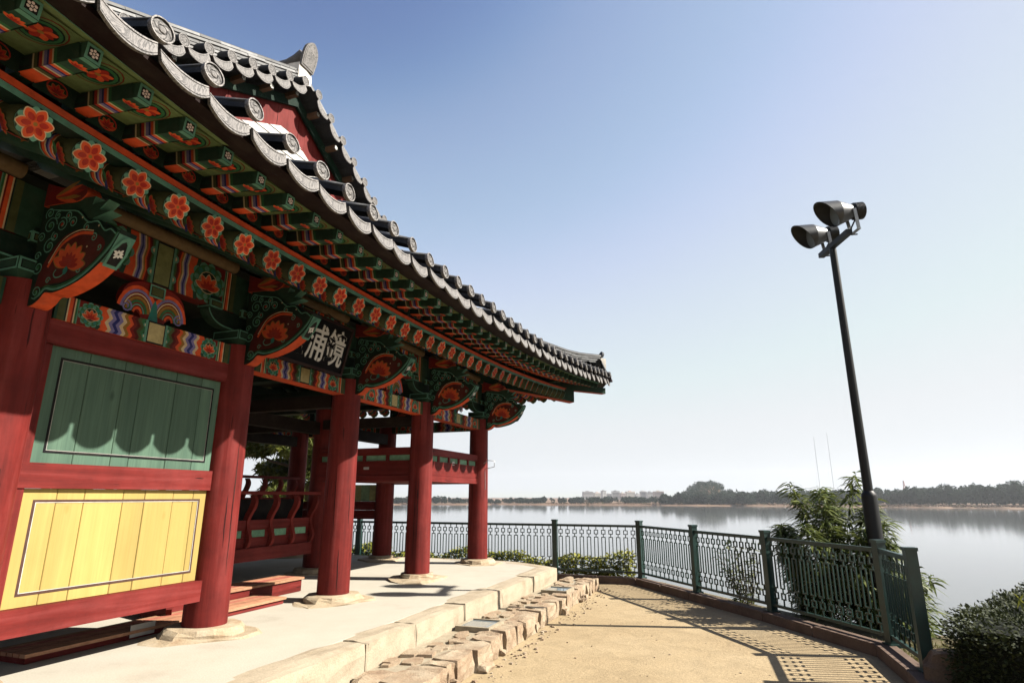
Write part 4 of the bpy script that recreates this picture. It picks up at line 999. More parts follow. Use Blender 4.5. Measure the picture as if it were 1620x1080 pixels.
# white louvre in the middle of the gable
ap = 6.38
for k in range(12):
    z1 = ap-.06-.115*k; z0 = z1-.098; hw0 = (ap-z0)/.52; hw1 = max(.02, (ap-z1)/.52)
    q = MB(); q.prism(fr((GX+.012, 5.5, 0), (0, 1, 0), (0, 0, 1)), [(-hw0, z0), (hw0, z0), (hw1, z1), (-hw1, z1)], 0, .028, g(.5)); gp(q.obj('louvre_slat', M_WHITE))
q = MB(); q.prism(fr((GX+.006, 5.5, 0), (0, 1, 0), (0, 0, 1)), [(-2.5, ap-1.45), (2.5, ap-1.45), (0, ap-.02)], 0, .014, (.03, .03, .03)); gp(q.obj('louvre_backing', M_PAINT))
# verge: short rafters, green barge board, tiles, stacked ridge
VX = -4.97
def vpts(n=24, dmax=4.2, off=0.): return [(5.45+s*dmax, zv(s*dmax)+off) for s in np.linspace(-1, 1, n*2+1)]
for s in (-1, 1):
    q = MB(); ds = np.linspace(0, 4.2, 20)
    A = [(GY+s*d_, zv(s*d_)-.13) for d_ in ds]; B = [(GY+s*d_, zv(s*d_)-.27) for d_ in ds]
    F = fr((VX-.20, 0, 0), (0, 1, 0), (0, 0, 1))
    for i in range(19): q.prism(F, [A[i], A[i+1], B[i+1], B[i]], -.04, 0, (.005, .017, .011))
    for i in range(1, 10):
        d_ = .18+i*.42; c = (GY+s*d_, zv(s*d_)-.22)
        scroll(q, F, c, .055, i, 1.3, .010, .001, GRN); scroll(q, F, (c[0]+s*.07, c[1]-.05), .04, i+2, -1.3, .009, .001, GRN)
    gp(q.obj('barge_board', M_PAINT))
    for i in range(9):
        d_ = .22+i*.44; yv, zc = GY+s*d_, zv(s*d_)-.115
        q = MB(); q.box(GX, VX-.03, yv-.032, yv+.032, zc-.075, zc-.01, (.10, .06, .035)); F2 = fr((VX-.03, yv, zc-.042), (0, 1, 0), (0, 0, 1)); q.poly(F2, [(-.032, -.032), (.032, -.032), (.032, .032), (-.032, .032)], .001, DGRN); dots(q, F2, (0, 0), .032, .002)
        gp(q.obj('verge_rafter', M_PAINT))
    dd = .14; k = 0
    while dd < 4.1:
        sl = math.atan(-.47 if s < 0 else -.585)
        Mx = Matrix.Translation((VX+.02, GY+s*dd, zv(s*dd)+.045)) @ Matrix.Rotation(s*sl, 4, 'X') @ Matrix.Diagonal((.4, .95, .95, 1))
        gp(link('round_end_tile', vrt[k % 2], TM, None, Mx))
        Mx = Matrix.Translation((VX+.015, GY+s*(dd+.15), zv(s*(dd+.15))+.045)) @ Matrix.Rotation(s*sl, 4, 'X') @ Matrix.Diagonal((.5, .88, .95, 1))
        gp(link('drop_end_tile', vdt[k % 2], TM, None, Mx))
        dd += .30; k += 1
def ridge(name, path, wd, layers, lh, capr, par, seed=0, flip=None):
    """stack of flat tiles along a path with rounded cover tiles"""
    mb = MB(); r = random.Random(seed)
    P = [np.array(p, float) for p in path]
    seglen = [np.linalg.norm(P[i+1]-P[i]) for i in range(len(P)-1)]; T = np.concatenate([[0], np.cumsum(seglen)])
    def at(t): return np.array([np.interp(t, T, [p[d] for p in P]) for d in range(3)])
    for L_ in range(layers):
        t = -.12*(L_ % 2); hw = wd/2*(1-.05*L_)+.006*(L_ % 2)
        while t < T[-1]:
            a, b = at(max(t, 0)), at(min(t+.30, T[-1])); t += .302
            if np.linalg.norm(b-a) < .05: continue
            z = L_*lh; mb.bar(a+V(0, 0, z+lh*.36), b+V(0, 0, z+lh*.36)+V(0, 0, r.uniform(-.004, .004)), hw*2+r.uniform(-.012, .012), lh*.55, (r.choice([.09, .13, .17]),)*3)
            mb.bar(a+V(0, 0, z+lh*.84), b+V(0, 0, z+lh*.84), hw*2-.05, lh*.40, (.03, .03, .032))
    t = 0
    while t < T[-1]-.05:
        a, b = at(t), at(min(t+.325, T[-1])); z = V(0, 0, layers*lh)
        mb.tube([a+z, a+z, b+z], [capr*.5, capr, capr*.93], 10, (.17, .162, .155), arc=(-.25, math.pi+.25), caps=False, up=(0, 0, 1)); t += .33
    o = mb.obj(name, M_TILE); o.parent = par; return o
for s in (1, -1):
    ridge('verge_ridge', [(VX-.24, GY+s*d_, zv(s*d_)+.06) for d_ in np.linspace(.0, 4.3, 16)], .22, 5, .050, .085, roof, 3+s)
ridge('main_ridge', [(-5.2-t*.9, GY, 7.02+.012*(t-5)**2-.28) for t in np.linspace(0, 9, 14)], .26, 7, .05, .10, roof, 8)
hp = [(XC+t, 10.75+t, max(4.27+.03*max(0, t-1.2), rz_front(XC+t, 10.75+t)+.02)) for t in np.linspace(-1.0, 2.02, 14)]
hip = ridge('hip_ridge', hp, .24, 7, .05, .09, roof, 9)
q = MB(); e = V(*hp[-1]); q.add(rough(-.02, .10, -.11, .11, -.05, .26, cuts=1, amp=.01)[0], rough(-.02, .10, -.11, .11, -.05, .26, cuts=1, amp=.01)[1], (.62, .58, .52))
o = q.obj('ridge_end_plaster', M_PAINT); o.parent = roof; o.matrix_basis = Matrix.Translation(tuple(e)) @ Matrix.Rotation(R(45), 4, 'Z')
q = MB(); q.prism(fr((0, 0, 0), (0, 1, 0), (0, 0, 1)), smooth2([(-.07, .0), (-.08, .07), (-.04, .12), (0, .14), (.04, .12), (.08, .07), (.07, 0), (-.07, 0)], 4)[:-1], -.03, .02, CLAY)
o = q.obj('ridge_end_tile', M_TILE); o.parent = roof; o.matrix_basis = Matrix.Translation(tuple(e+V(.03, .03, .30))) @ Matrix.Rotation(R(45), 4, 'Z') @ Matrix.Rotation(R(20), 4, 'Y')
# ridge end ornament at the gable peak
q = MB(); q.cur = 1; F = fr((0, 0, 0), (0, 1, 0), (0, 0, 1))
arch = smooth2([(-.15, 0), (-.165, .20), (-.13, .38), (0, .48), (.13, .38), (.165, .20), (.15, 0)], 4)
q.prism(F, arch, -.05, 0, CLAYL, CLAYM); q.prism(F, [(a*.86, .03+b*.90) for a, b in arch], 0, .008, CLAYL)
q.ribbon(F, [(a*.7, .06+b*.80) for a, b in arch], .012, .010, (.06, .056, .053)); q.disc(F, (0, .24), .035, .0115, CLAYM, 12)
for k in range(7): q.poly(F, petal((0, .24), .04, .085, pi2*k/7, .018, 6), .0105, CLAYM)
q.cur = 0
q.tube([(-.60, 0, .06), (-.40, 0, .09), (-.24, 0, .16), (-.13, 0, .25)], [.11, .115, .125, .13], 10, CLAYM, caps=True)
o = q.obj('ridge_end_ornament', TM); o.parent = roof; o.matrix_basis = Matrix.Translation((VX-.10, GY, 7.33)) @ Matrix.Rotation(R(12), 4, 'Y') @ Matrix.Diagonal((.85, .82, .85, 1))
q = MB(); q.cur = 0; v_, f_ = rough(-.35, .0, -.14, .14, -.12, .16, cuts=1, amp=.012); q.add(v_, f_, (.55, .52, .47)); o = q.obj('ridge_plaster', M_TILE); o.parent = roof; o.matrix_basis = Matrix.Translation((VX-.12, GY, 7.22))
# ------------------------------------------------------------------ wall panel between the two nearest columns
def frame_obj(name, boxes, mat, parent):
    mb = MB()
    for b in boxes: mb.box(*b, g(.5))
    o = mb.obj(name, mat); o.parent = parent; return o
mb = MB(); mb.box(XC-.06, XC+.075, 2.60, 4.36, 2.668, 2.843, g(.5)); wall = part(mb.obj('wall_panel', M_REDY))
def wp(o): o.parent = wall; return o
frame_obj('rail', [(XC-.06, XC+.055, 2.60, 4.36, 1.655, 1.828)], M_REDY, wall)
frame_obj('rail', [(XC-.07, XC+.085, 2.60, 4.36, .705, .878)], M_REDY, wall)
frame_obj('stile', [(XC-.05, XC+.045, 2.60, 2.78, .88, 2.666)], M_RED, wall)
for z0, z1, mat, nm, cuts in ((1.83, 2.666, M_GREENPL, 'green_plank', (2.77, 3.08, 3.37, 3.52, 3.86, 4.13, 4.37)), (.88, 1.653, M_YELLOWPL, 'yellow_plank', (2.77, 3.02, 3.22, 3.53, 3.72, 3.99, 4.20, 4.37))):
    for i in range(len(cuts)-1):
        q = MB(); y0, y1 = cuts[i]+.0016, cuts[i+1]-.0016; x1 = XC+.02+random.uniform(-.0015, .0015); bz = .004
        q.add([(XC-.02, y0, z0), (XC-.02, y1, z0), (XC-.02, y1, z1), (XC-.02, y0, z1), (x1-bz, y0, z0), (x1-bz, y1, z0), (x1-bz, y1, z1), (x1-bz, y0, z1), (x1, y0+bz, z0), (x1, y1-bz, z0), (x1, y1-bz, z1), (x1, y0+bz, z1)],
              [(3, 2, 1, 0), (8, 9, 10, 11), (4, 8, 11, 7), (9, 5, 6, 10), (0, 4, 7, 3), (1, 2, 6, 5), (3, 7, 11, 10, 6, 2), (0, 1, 5, 9, 8, 4)], g(.5))
        wp(q.obj(nm, mat))
    # painted border line: dark outside, white inside
    a, b = 2.865, 4.275; c, d_ = z0+.07, z1-.075
    q = MB(); F = fr((XC+.0225, 0, 0), (0, 1, 0), (0, 0, 1)); dk = BLK if nm[0] == 'g' else (.05, .025, .02)
    def rr(o0, o1, col, h):
        for P in ([(a+o0, c+o0), (b-o0, c+o0), (b-o1, c+o1), (a+o1, c+o1)], [(b-o0, c+o0), (b-o0, d_-o0), (b-o1, d_-o1), (b-o1, c+o1)], [(b-o0, d_-o0), (a+o0, d_-o0), (a+o1, d_-o1), (b-o1, d_-o1)], [(a+o0, d_-o0), (a+o0, c+o0), (a+o1, c+o1), (a+o1, d_-o1)]): q.poly(F, P, h, col)
    rr(0, .017, dk, 0); rr(.017, .0215, (.34, .33, .30), .0006); wp(q.obj('painted_border', M_PAINT))
# bay farther left (only its edge shows)
mb = MB(); mb.box(XC-.02, XC+.02, .50, 2.28, .88, 2.84, (.09, .17, .11)); part(mb.obj('wall_board', M_PAINT))
# ------------------------------------------------------------------ raised corner floor with rails
def slot_rail(p0, p1, nslots, inner):
    """rail run: bottom beam, board, row of green slots, top rail. p0->p1 in plan"""
    a, b = np.array(p0, float), np.array(p1, float); L = np.linalg.norm(b-a); ang = math.atan2(b[1]-a[1], b[0]-a[0])
    Mx = inv @ Matrix.Translation((a[0], a[1], 0)) @ Matrix.Rotation(ang, 4, 'Z')
    mat = M_REDX
    mb = MB(); mb.box(0, L, -.05, .05, 1.83, 1.925, g(.5)); r_ = mb.obj('loft_railing', mat, pav); r_.matrix_basis = Mx
    frame_obj('fascia_board', [(0, L, -.035, .03, 1.928, 2.135)], mat, r_)
    frame_obj('top_rail', [(0, L, -.05, .045, 2.245, 2.36)], mat, r_)
    frame_obj('sill', [(0, L, -.04, .036, 2.137, 2.155)], mat, r_)
    for i in range(nslots):
        x0, x1 = L*i/nslots, L*(i+1)/nslots
        q = MB(); q.box(x0+.03, x1-.03, -.012, .012, 2.157, 2.243, (.16, .30, .20)); q.obj('slot_board', M_PAINT, r_)
        frame_obj('slot_post', [(x0-.025 if i else 0.001, x0+.028, -.035, .032, 2.157, 2.243)], M_RED, r_)
slot_rail((XC, 8.45+.16), (XC, 10.75-.16), 5, 0)
slot_rail((-6.5, 8.45), (XC-.16, 8.45), 4, 0)
slot_rail((-6.5, 10.75), (XC-.16, 10.75), 4, 0)
mb = MB(); mb.box(-6.6, XC-.06, 8.51, 10.69, 1.845, 1.92, g(.5)); part(mb.obj('loft_floor', M_REDX))
frame_obj('x', [], M_RED, None) if False else None
mb = MB(); mb.box(XC+.036, XC+.038, 9.50, 9.60, 2.125, 2.185, g(.5)); part(mb.obj('paper_label', M_STICK))
mb = MB(); mb.box(-5.62, -5.52, 8.405, 8.408, 2.02, 2.06, g(.5)); part(mb.obj('paper_label', M_STICK))
# boarded panel on the lake side
mb = MB(); mb.box(-8.6, -6.8, 10.70, 10.80, 1.16, 1.33, g(.5)); lp = part(mb.obj('lakeside_panel', M_REDX))
frame_obj('rail', [(-8.6, -6.8, 10.68, 10.82, 1.335, 1.50)], M_REDX, lp)
for i in range(9):
    q = MB(); q.box(-8.6+i*.2+.003, -8.6+(i+1)*.2-.003, 10.735, 10.765, 1.505, 1.83, [(.32, .31, .15), (.20, .30, .18)][i % 2]); o = q.obj('plank', M_PAINT); o.parent = lp
# ------------------------------------------------------------------ inner bench railing with carved balusters
def carved():
    mb = MB(); out = smooth2([(0, 0), (.05, .04), (.075, .14), (.03, .26), (.005, .36), (.04, .46), (.10, .56), (.12, .66), (.075, .74)], 4)
    pts = out+[(a-.075+.02*math.sin(b*9), b) for a, b in out[::-1]]
    mb.prism(fr((0, .028, 0), (1, 0, 0), (0, 0, 1), (0, -1, 0)), pts, 0, .056, (.17, .022, .018)); return mb.mesh('carved_baluster')
cvm = carved()
def bench(x, y0, y1, z0, along=True):
    mb = MB(); mb.box(x-.06, x+.055, y0, y1, z0, z0+.18, g(.5)); b = part(mb.obj('bench_railing', M_REDY))
    frame_obj('apron_board', [(x-.03, x+.012, y0, y1, z0+.182, z0+.32)], M_REDY, b)
    frame_obj('apron_board', [(x-.03, x+.012, y0, y1, z0+.42, z0+.56)], M_REDY, b)
    frame_obj('handrail', [(x+.04, x+.13, y0-.05, y1+.05, z0+.915, z0+.965)], M_REDY, b)
    k = max(2, round((y1-y0)/.46))
    for i in range(k+1):
        y = y0+.03+(y1-y0-.06)*i/k; o = link('carved_baluster', cvm, M_PAINT, b, Matrix.Translation((x+.02, y, z0+.17)))
        if i < k:
            q = MB(); q.box(x-.02, x+.004, y+.10, y+(y1-y0)/k-.10, z0+.322, z0+.418, (.16, .32, .21)); q.obj('slot_board', M_PAINT, b)
            frame_obj('slot_frame', [(x-.03, x+.010, y-.0, y+.098, z0+.322, z0+.418), (x-.03, x+.010, y+(y1-y0)/k-.098, y+(y1-y0)/k-.002, z0+.322, z0+.418)], M_REDY, b)
bench(-6.58, 4.7, 8.42, .71); mb = MB(); mb.box(-6.80, -6.76, 4.7, 8.42, .88, 1.56, (.010, .009, .010)); part(mb.obj('inner_shade_board', M_PAINT)); bench(-8.65, 4.6, 10.4, 1.02)  # near-black board stands in for the darkness between the near balusters
mb = MB(); mb.box(-8.76, -8.72, 4.5, 10.4, .86, 1.45, (.012, .010, .010)); part(mb.obj('inner_shade_board', M_PAINT))  # shade below the far railing, put in as a near-black board
mb = MB(); mb.box(-10.7, -6.66, .5, 8.4, .74, .86, (.06, .03, .02)); part(mb.obj('raised_floor', M_PAINT))
# ------------------------------------------------------------------ slatted timber steps behind the columns
steps = thing('timber_steps', 'low red timber steps with slatted treads behind the front columns', 'steps', (-5.2, 5.0, PZ))
def tread(x0, x1, y0, y1, z, nm):
    mb = MB(); mb.box(x1-.04, x1, y0, y1, PZ+.004, z-.027, g(.5)); mb.box(x0, x0+.04, y0, y1, PZ+.004, z-.027, g(.5)); mb.box(x0+.04, x1-.04, y1-.04, y1, PZ+.004, z-.027, g(.5)); mb.box(x0+.04, x1-.04, y0, y0+.04, PZ+.004, z-.027, g(.5))
    o = mb.obj('riser_frame', M_REDY, steps); o.matrix_basis = Matrix.Translation((5.2, -5.0, -PZ)); k = 6
    for i in range(k):
        q = MB(); w_ = (x1-x0+.03)/k; q.box(x0+i*w_+.006, x0+(i+1)*w_-.006, y0-.02, y1+.02, z-.025, z, random.choice([(.36, .17, .10), (.42, .22, .13), (.30, .10, .07)])); p = q.obj('tread_slat', M_PAINT, steps); p.matrix_basis = Matrix.Translation((5.2, -5.0, -PZ))
tread(-5.42, -5.02, 3.3, 6.05, .475, 'a'); tread(-5.86, -5.46, 4.9, 6.9, .575, 'b')
mb = MB(); mb.box(-5.01, -5.005, 4.12, 4.36, .42, .52, g(.5)); mb.obj('notice_plate', M_STICK, steps).matrix_basis = Matrix.Translation((5.2, -5.0, -PZ))
mb = MB(); mb.bar((-5.3, 4.75, .5), (-5.6, 5.05, .86), .05, .09, (.12, .014, .012)); mb.obj('brace', M_PAINT, steps).matrix_basis = Matrix.Translation((5.2, -5.0, -PZ))
# ------------------------------------------------------------------ name board
nb = thing('name_board', 'black hanging name board with pale carved characters under the eave', 'sign', (XC+.36, 5.2, 2.99))
nb.rotation_euler = (0, R(14), 0)
mb = MB(); mb.box(-.03, .0, -.53, .53, 0, .52, g(.5)); mb.obj('board', M_BLACK, nb)
mb = MB()
for b in ((-.035, .016, -.56, .56, -.03, .0), (-.035, .016, -.56, .56, .52, .55), (-.035, .016, -.56, -.53, 0, .52), (-.035, .016, .53, .56, 0, .52)): mb.box(*b, (.02, .008, .008))
mb.obj('frame', M_PAINT, nb)
for i, (ch, yy) in enumerate((('\u93e1', .33), ('\u6d66', 0.0), ('\u81fa', -.33))):
    cu = bpy.data.curves.new('glyph', 'FONT'); cu.body = ch; cu.offset = .0035; cu.extrude = .02; cu.size = .36; cu.align_x = 'CENTER'
    tmp = bpy.data.objects.new('glyph', cu); COL.objects.link(tmp); bpy.context.view_layer.update()
    me = bpy.data.meshes.new_from_object(tmp); bpy.data.objects.remove(tmp); me.name = 'character'
    n_ = len(me.vertices); co = np.empty(n_*3); me.vertices.foreach_get('co', co); co = co.reshape(-1, 3)
    wob = .007*np.stack([np.sin(co[:, 1]*37+i)+np.sin(co[:, 0]*23), np.sin(co[:, 0]*31+2*i)+np.sin(co[:, 1]*19), 0*co[:, 0]], 1); co += wob
    me.vertices.foreach_set('co', co.ravel()); me.materials.clear(); me.materials.append(M_WHITE)
    o = link('character', me, None, nb, Matrix.Translation((.001, yy, .11)) @ Matrix(((0, 0, 1, 0), (1, 0, 0, 0), (0, 1, 0, 0), (0, 0, 0, 1))) @ Matrix.Diagonal((.92, 1.18, .3, 1)))
mb = MB()
for yy in (-.4, .4): mb.tube([(-.01, yy, .54), (-.30, yy, .66)], .008, 6, g(.5))
mb.obj('hanging_wire', M_STEEL, nb)
# thin cable on the corner column
mb = MB(); P = [(-4.60+.17, 10.60, 2.20), (-4.35, 10.60, 2.26), (-4.22, 10.62, 2.25), (-4.22, 10.62, 2.14), (-4.40, 10.60, 2.10), (-4.40, 10.6, 2.02), (-4.395, 10.6, 1.80), (-4.40, 10.6, 1.72)]
mb.tube(P, .007, 6, g(.5)); c_ = tag(mb.obj('cable', M_STEEL), 'thin cable looping off the corner column beside the lake', 'cable')
# ------------------------------------------------------------------ lamp post with two floodlights
LX, LY = 1.635, 9.06
lamp = thing('lamp_post', 'tall black lamp post with two hooded floodlights behind the fence', 'lamp post', (LX, LY, -.3))
def lp_(mb, nm, mat): o = mb.obj(nm, mat, lamp); return o
mb = MB(); mb.tube([(0, 0, 0), (0, 0, 1.90), (0, 0, 1.93), (0, 0, 1.97)], [.098, .092, .088, .060], 20, g(.5)); mb.tube([(0, 0, -.1), (0, 0, .03)], [.17, .17], 20, g(.5)); lp_(mb, 'base_sleeve', M_POLE)
mb = MB(); mb.tube([(0, 0, 1.95), (0, 0, 5.38)], [.058, .046], 18, g(.5)); lp_(mb, 'pole', M_POLE)
bd = V(.245, -.812, 0); bd /= np.linalg.norm(bd)
mb = MB(); mb.bar(-bd*.36+V(0, 0, 5.40), bd*.50+V(0, 0, 5.40), .08, .07, g(.5)); lp_(mb, 'crossbar', M_POLE)
def head(c, dirn):
    d = np.array(dirn, float); d /= np.linalg.norm(d)
    up_ = np.array((0, 0, 1.)); a = np.cross(d, up_); a /= np.linalg.norm(a); u = np.cross(a, d)
    h = bpy.data.objects.new('floodlight', None); COL.objects.link(h); h.parent = lamp
    def ring(t, r, k=24): return [c+d*t+r*(a*math.cos(pi2*i/k)+u*math.sin(pi2*i/k)) for i in range(k)]
    # fluted body, reflector cone, then the long hood cut on the slant
    q = MB(); k = 24; q.tube([c-d*.34, c-d*.33, c-d*.20], [.09, .105, .105], 20, g(.5)); 
    for i in range(7): q.tube([c-d*(.325-.018*i), c-d*(.318-.018*i)], [.122, .122], 20, g(.5))
    q.obj('gear_housing', M_LAMPBODY, h)
    q = MB(); q.tube([c-d*.20, c-d*.10, c+d*.02], [.09, .13, .176], 24, g(.5), caps=False); q.obj('reflector', M_LAMPBODY, h)
    q = MB(); vo = ring(.02, .178); k = 24; vi = [p for p in ring(.02, .170)]
    def lip(p0, r):
        out = []
        for i in range(k):
            ang = pi2*i/k; s = math.sin(ang); ext = .15+.12*s
            out.append(c+d*(.02+ext)+r*(a*math.cos(ang)+u*math.sin(ang)))
        return out
    lo, li = lip(0, .186), lip(0, .179)
    q.add(vo+lo, [(i, (i+1) % k, k+(i+1) % k, k+i) for i in range(k)], g(.5), True); q.obj('hood', M_LAMPBODY, h)
    q = MB(); q.add(vi+li, [(i, k+i, k+(i+1) % k, (i+1) % k) for i in range(k)], g(.5), True)
    q.add(lo+li, [(i, (i+1) % k, k+(i+1) % k, k+i) for i in range(k)], g(.5)); q.obj('hood_lining', M_LAMPDARK, h)
    q = MB(); q.add(ring(.03, .17), [tuple(range(k))], g(.5)); q.obj('lens', M_GLASS, h)
    q = MB()
    for s in (-1, 1): q.bar(c-d*.16+a*s*.12, c-d*.16-u*.30+d*0+a*s*.10, .012, .045, g(.5), up=d)
    q.bar(c-d*.16-u*.30-a*.11, c-d*.16-u*.30+a*.11, .045, .012, g(.5)); q.obj('bracket', M_STEEL, h)
    q = MB(); q.tube([c-d*.22-u*.10, c-d*.12-u*.24, c-d*.10-u*.34, c-d*.18-u*.34], .011, 6, g(.5)); q.obj('flex', M_POLE, h)
    return h
head(-bd*.27+V(-.10, 0, 5.70), (-.93, -.30, -.10)); head(bd*.42+V(-.06, 0, 5.72), (-.93, -.30, -.10))

# ------------------------------------------------------------------ plants
def blades(name, mat, base, tip_dirs, length, width, droop, parent=None, tone=None, seed=0):
    """narrow folded leaves, three segments each"""
    r = np.random.default_rng(seed); n = len(base); B = np.array(base, float); D = np.array(tip_dirs, float); D /= np.linalg.norm(D, axis=1)[:, None]
    L = length*r.uniform(.6, 1.25, n); Wd = width*r.uniform(.7, 1.2, n)
    S_ = np.cross(D, r.normal(size=(n, 3))*.4+V(0, 0, 1)); S_ /= np.linalg.norm(S_, axis=1)[:, None]+1e-9
    vs = np.zeros((n, 7, 3))
    for k_, (t, wf) in enumerate(((0, .25), (.35, 1), (.70, .75))):
        c = B+D*(L*t)[:, None]+V(0, 0, -1)*(droop*L*t*t)[:, None]
        vs[:, 2*k_] = c-S_*(Wd*wf/2)[:, None]; vs[:, 2*k_+1] = c+S_*(Wd*wf/2)[:, None]
    vs[:, 6] = B+D*L[:, None]+V(0, 0, -1)*(droop*L)[:, None]
    fs = []
    for i in range(n): o = i*7; fs += [(o, o+1, o+3, o+2), (o+2, o+3, o+5, o+4), (o+4, o+5, o+6)]
    me = bpy.data.meshes.new(name); me.from_pydata(vs.reshape(-1, 3).tolist(), [], fs)
    ca = me.color_attributes.new('Col', 'FLOAT_COLOR', 'CORNER'); tt = np.clip(r.beta(2, 2.2, n) if tone is None else r.normal(tone, .2, n), 0, 1)
    cc = np.ones((n*11, 4), np.float32); cc[:, 0] = np.repeat(tt, 11); ca.data.foreach_set('color', cc.ravel())
    return link(name, me, mat, parent)
# bamboo clump
bam = thing('bamboo', 'leafy bamboo clump behind the fence at the foot of the lamp post', 'bamboo', (0, 0, 0))
r = random.Random(4); bb = []; dd = []; mbx = MB()
for i in range(46):
    ang = r.uniform(0, pi2); q = r.random()**.5
    bx, by = 1.24+.32*q*math.cos(ang), 9.75+.32*q*math.sin(ang)
    if i >= 30: bx, by = r.uniform(1.50, 1.98), r.uniform(8.75, 9.4)
    lean = V(math.cos(ang)*.20*q, math.sin(ang)*.2*q, 1); hgt = (2.6-1.45*q*q)*r.uniform(.78, 1.04) if i < 30 else r.uniform(.7, 1.12)
    pts = []
    for t in np.linspace(0, 1, 8): pts.append(V(bx, by, -.35)+lean*hgt*t+V(math.cos(ang), math.sin(ang), -.5)*.22*t**3*hgt/2)
    mbx.tube(pts, [.009*(1-.7*t) for t in np.linspace(0, 1, 8)], 5, (.10, .14, .04), caps=False)
    for k in range(330 if i < 30 else 130):
        t = r.uniform(.18, 1)**.8; j = min(6, int(t*7)); p = pts[j]+(pts[j+1]-pts[j])*(t*7-j)
        a2 = r.uniform(0, pi2); out = .15*(1.15-t)*r.random()
        p = p+V(math.cos(a2)*out, math.sin(a2)*out, r.uniform(-.03, .03)); bb.append(p); dd.append((math.cos(a2), math.sin(a2), r.uniform(-.25, .75)))
mbx.obj('culm', M_PAINT, bam); blades('foliage', M_BAMBOO, bb, dd, .22, .030, .5, bam, None, 3)
# low bushy shrub behind the fence
def shrub(name, label, cx, cy, h, w_, nst, per, seed, base=-.3, mat=M_SHRUB, ls=.05, cat='shrub'):
    t = thing(name, label, cat, (cx, cy, base)); r = random.Random(seed); B = []; D = []; mb = MB()
    for i in range(nst):
        a = r.uniform(0, pi2); ln = V(math.cos(a)*w_*r.random(), math.sin(a)*w_*r.random(), h*r.uniform(.6, 1)); mb.tube([(0, 0, 0), ln*.5+V(0, 0, .05), ln], [.008, .006, .003], 5, (.12, .09, .05), caps=False)
        for k in range(per): q = r.uniform(.25, 1); a2 = r.uniform(0, pi2); B.append(ln*q+V(math.cos(a2), math.sin(a2), 0)*.04); D.append((math.cos(a2), math.sin(a2), r.uniform(-.3, .7)))
    mb.obj('stem', M_PAINT, t); blades('foliage', mat, B, D, ls*2, ls*.8, .3, t, None, seed); return t
shrub('shrub', 'thin leafy shrub seen through the fence left of the bamboo', .05, 10.55, 1.25, .45, 16, 24, 5)
# pine seen through the open bays
pine = thing('pine_tree', 'broad pine tree seen through the pavilion bays behind the railings', 'tree', (-15.6, 18.6, -1.2))
r = random.Random(8); mb = MB(); mb.tube([(0, 0, 0), (.2, 0, 2), (-.1, .2, 4), (.1, 0, 7.5)], [.24, .2, .15, .05], 9, g(.5)); cs = []; rs = []
for i in range(34):
    a = r.uniform(0, pi2); z = r.uniform(1.2, 7); q = (3.4-.33*z)*r.uniform(.5, 1); e = (q*math.cos(a), q*math.sin(a), z+.4)
    mb.tube([(0, .05, z-.2), (e[0]*.5, e[1]*.5, z), e], [.06, .045, .02], 5, g(.5), caps=False)
    for k in range(3): f_ = .55+.25*k; cs.append((e[0]*f_+r.uniform(-.3, .3), e[1]*f_+r.uniform(-.3, .3), e[2]+r.uniform(-.1, .3))); rs.append((.75, .75, .38))
mb.obj('trunk', M_BARK, pine); leafcloud('crown', M_PINE, cs, rs, 300, .21, pine, 4, flat=.25)
# weeds behind the left fence run
B = []; D = []; r = random.Random(11)
for i in range(13000):
    x = r.uniform(-12, -2.0); y = 12.32+abs(r.gauss(0, .22)); hmax = .42+.07*math.sin(x*2.1)+.06*math.sin(x*5.3)
    a = r.uniform(0, pi2); B.append((x, y, r.uniform(-.05, max(.08, hmax)))); D.append((math.cos(a), math.sin(a), r.uniform(-.1, 1.2)))
w1 = blades('weeds', M_WEED, B, D, .13, .045, .35, None, None, 13); struct(w1, 'stuff')
B = []; D = []
for i in range(len(FP)-1):
    a, b = np.array(FP[i]), np.array(FP[i+1])
    if a[0] < -2.2: continue
    d_ = (b-a)/np.linalg.norm(b-a); nn = np.array([-d_[1], d_[0]])
    for k in range(1700):
        p = a+(b-a)*r.random()+nn*abs(r.gauss(.06, .18)); B.append((p[0], p[1], -.02 if np.dot(p-a, nn) < .4 else -.1)); D.append((r.gauss(0, .5), r.gauss(0, .5), 1))
g1 = blades('grass', M_GRASS, B, D, .10, .008, .3, None, None, 17); struct(g1, 'stuff')
B = []; D = []
for k in range(5200):
    px = r.uniform(1.62, 3.6); B.append((px, r.uniform(5.2, 8.4), -.01)); D.append((r.gauss(0, .6), r.gauss(0, .6), 1))
g2 = blades('grass', M_GRASS, B, D, .12, .010, .3, None, .3, 19); struct(g2, 'stuff')
# soil strip between kerb and bank
# clipped hedge, right
hedge = thing('hedge', 'dark clipped hedge at the right edge behind the brown boulder', 'hedge', (2.80, 7.02, 0))
r = np.random.default_rng(5); n_ = 32000
u = r.uniform(-1, 1, n_); v = r.uniform(-1, 1, n_); w_ = r.uniform(0, 1, n_)
hx, hy, hz = .70, 1.45, .62
face = r.integers(0, 5, n_); P = np.stack([u*hx, v*hy, w_*hz], 1)
P[face == 0, 0] = hx; P[face == 1, 0] = -hx; P[face == 2, 1] = hy; P[face == 3, 1] = -hy; P[face == 4, 2] = hz
P *= (1-.10*r.random(n_)[:, None]); P += r.normal(0, .018, (n_, 3)); P[:, 2] += .03*np.sin(P[:, 1]*5)+.02*np.sin(P[:, 0]*9+1); P[:, 2] = np.maximum(P[:, 2], 0)
o = blades('foliage', M_HEDGE, P, P*V(1, .5, 1)+r.normal(0, .5, (n_, 3)), .036, .020, .1, hedge, None, 23)
mb = MB(); 
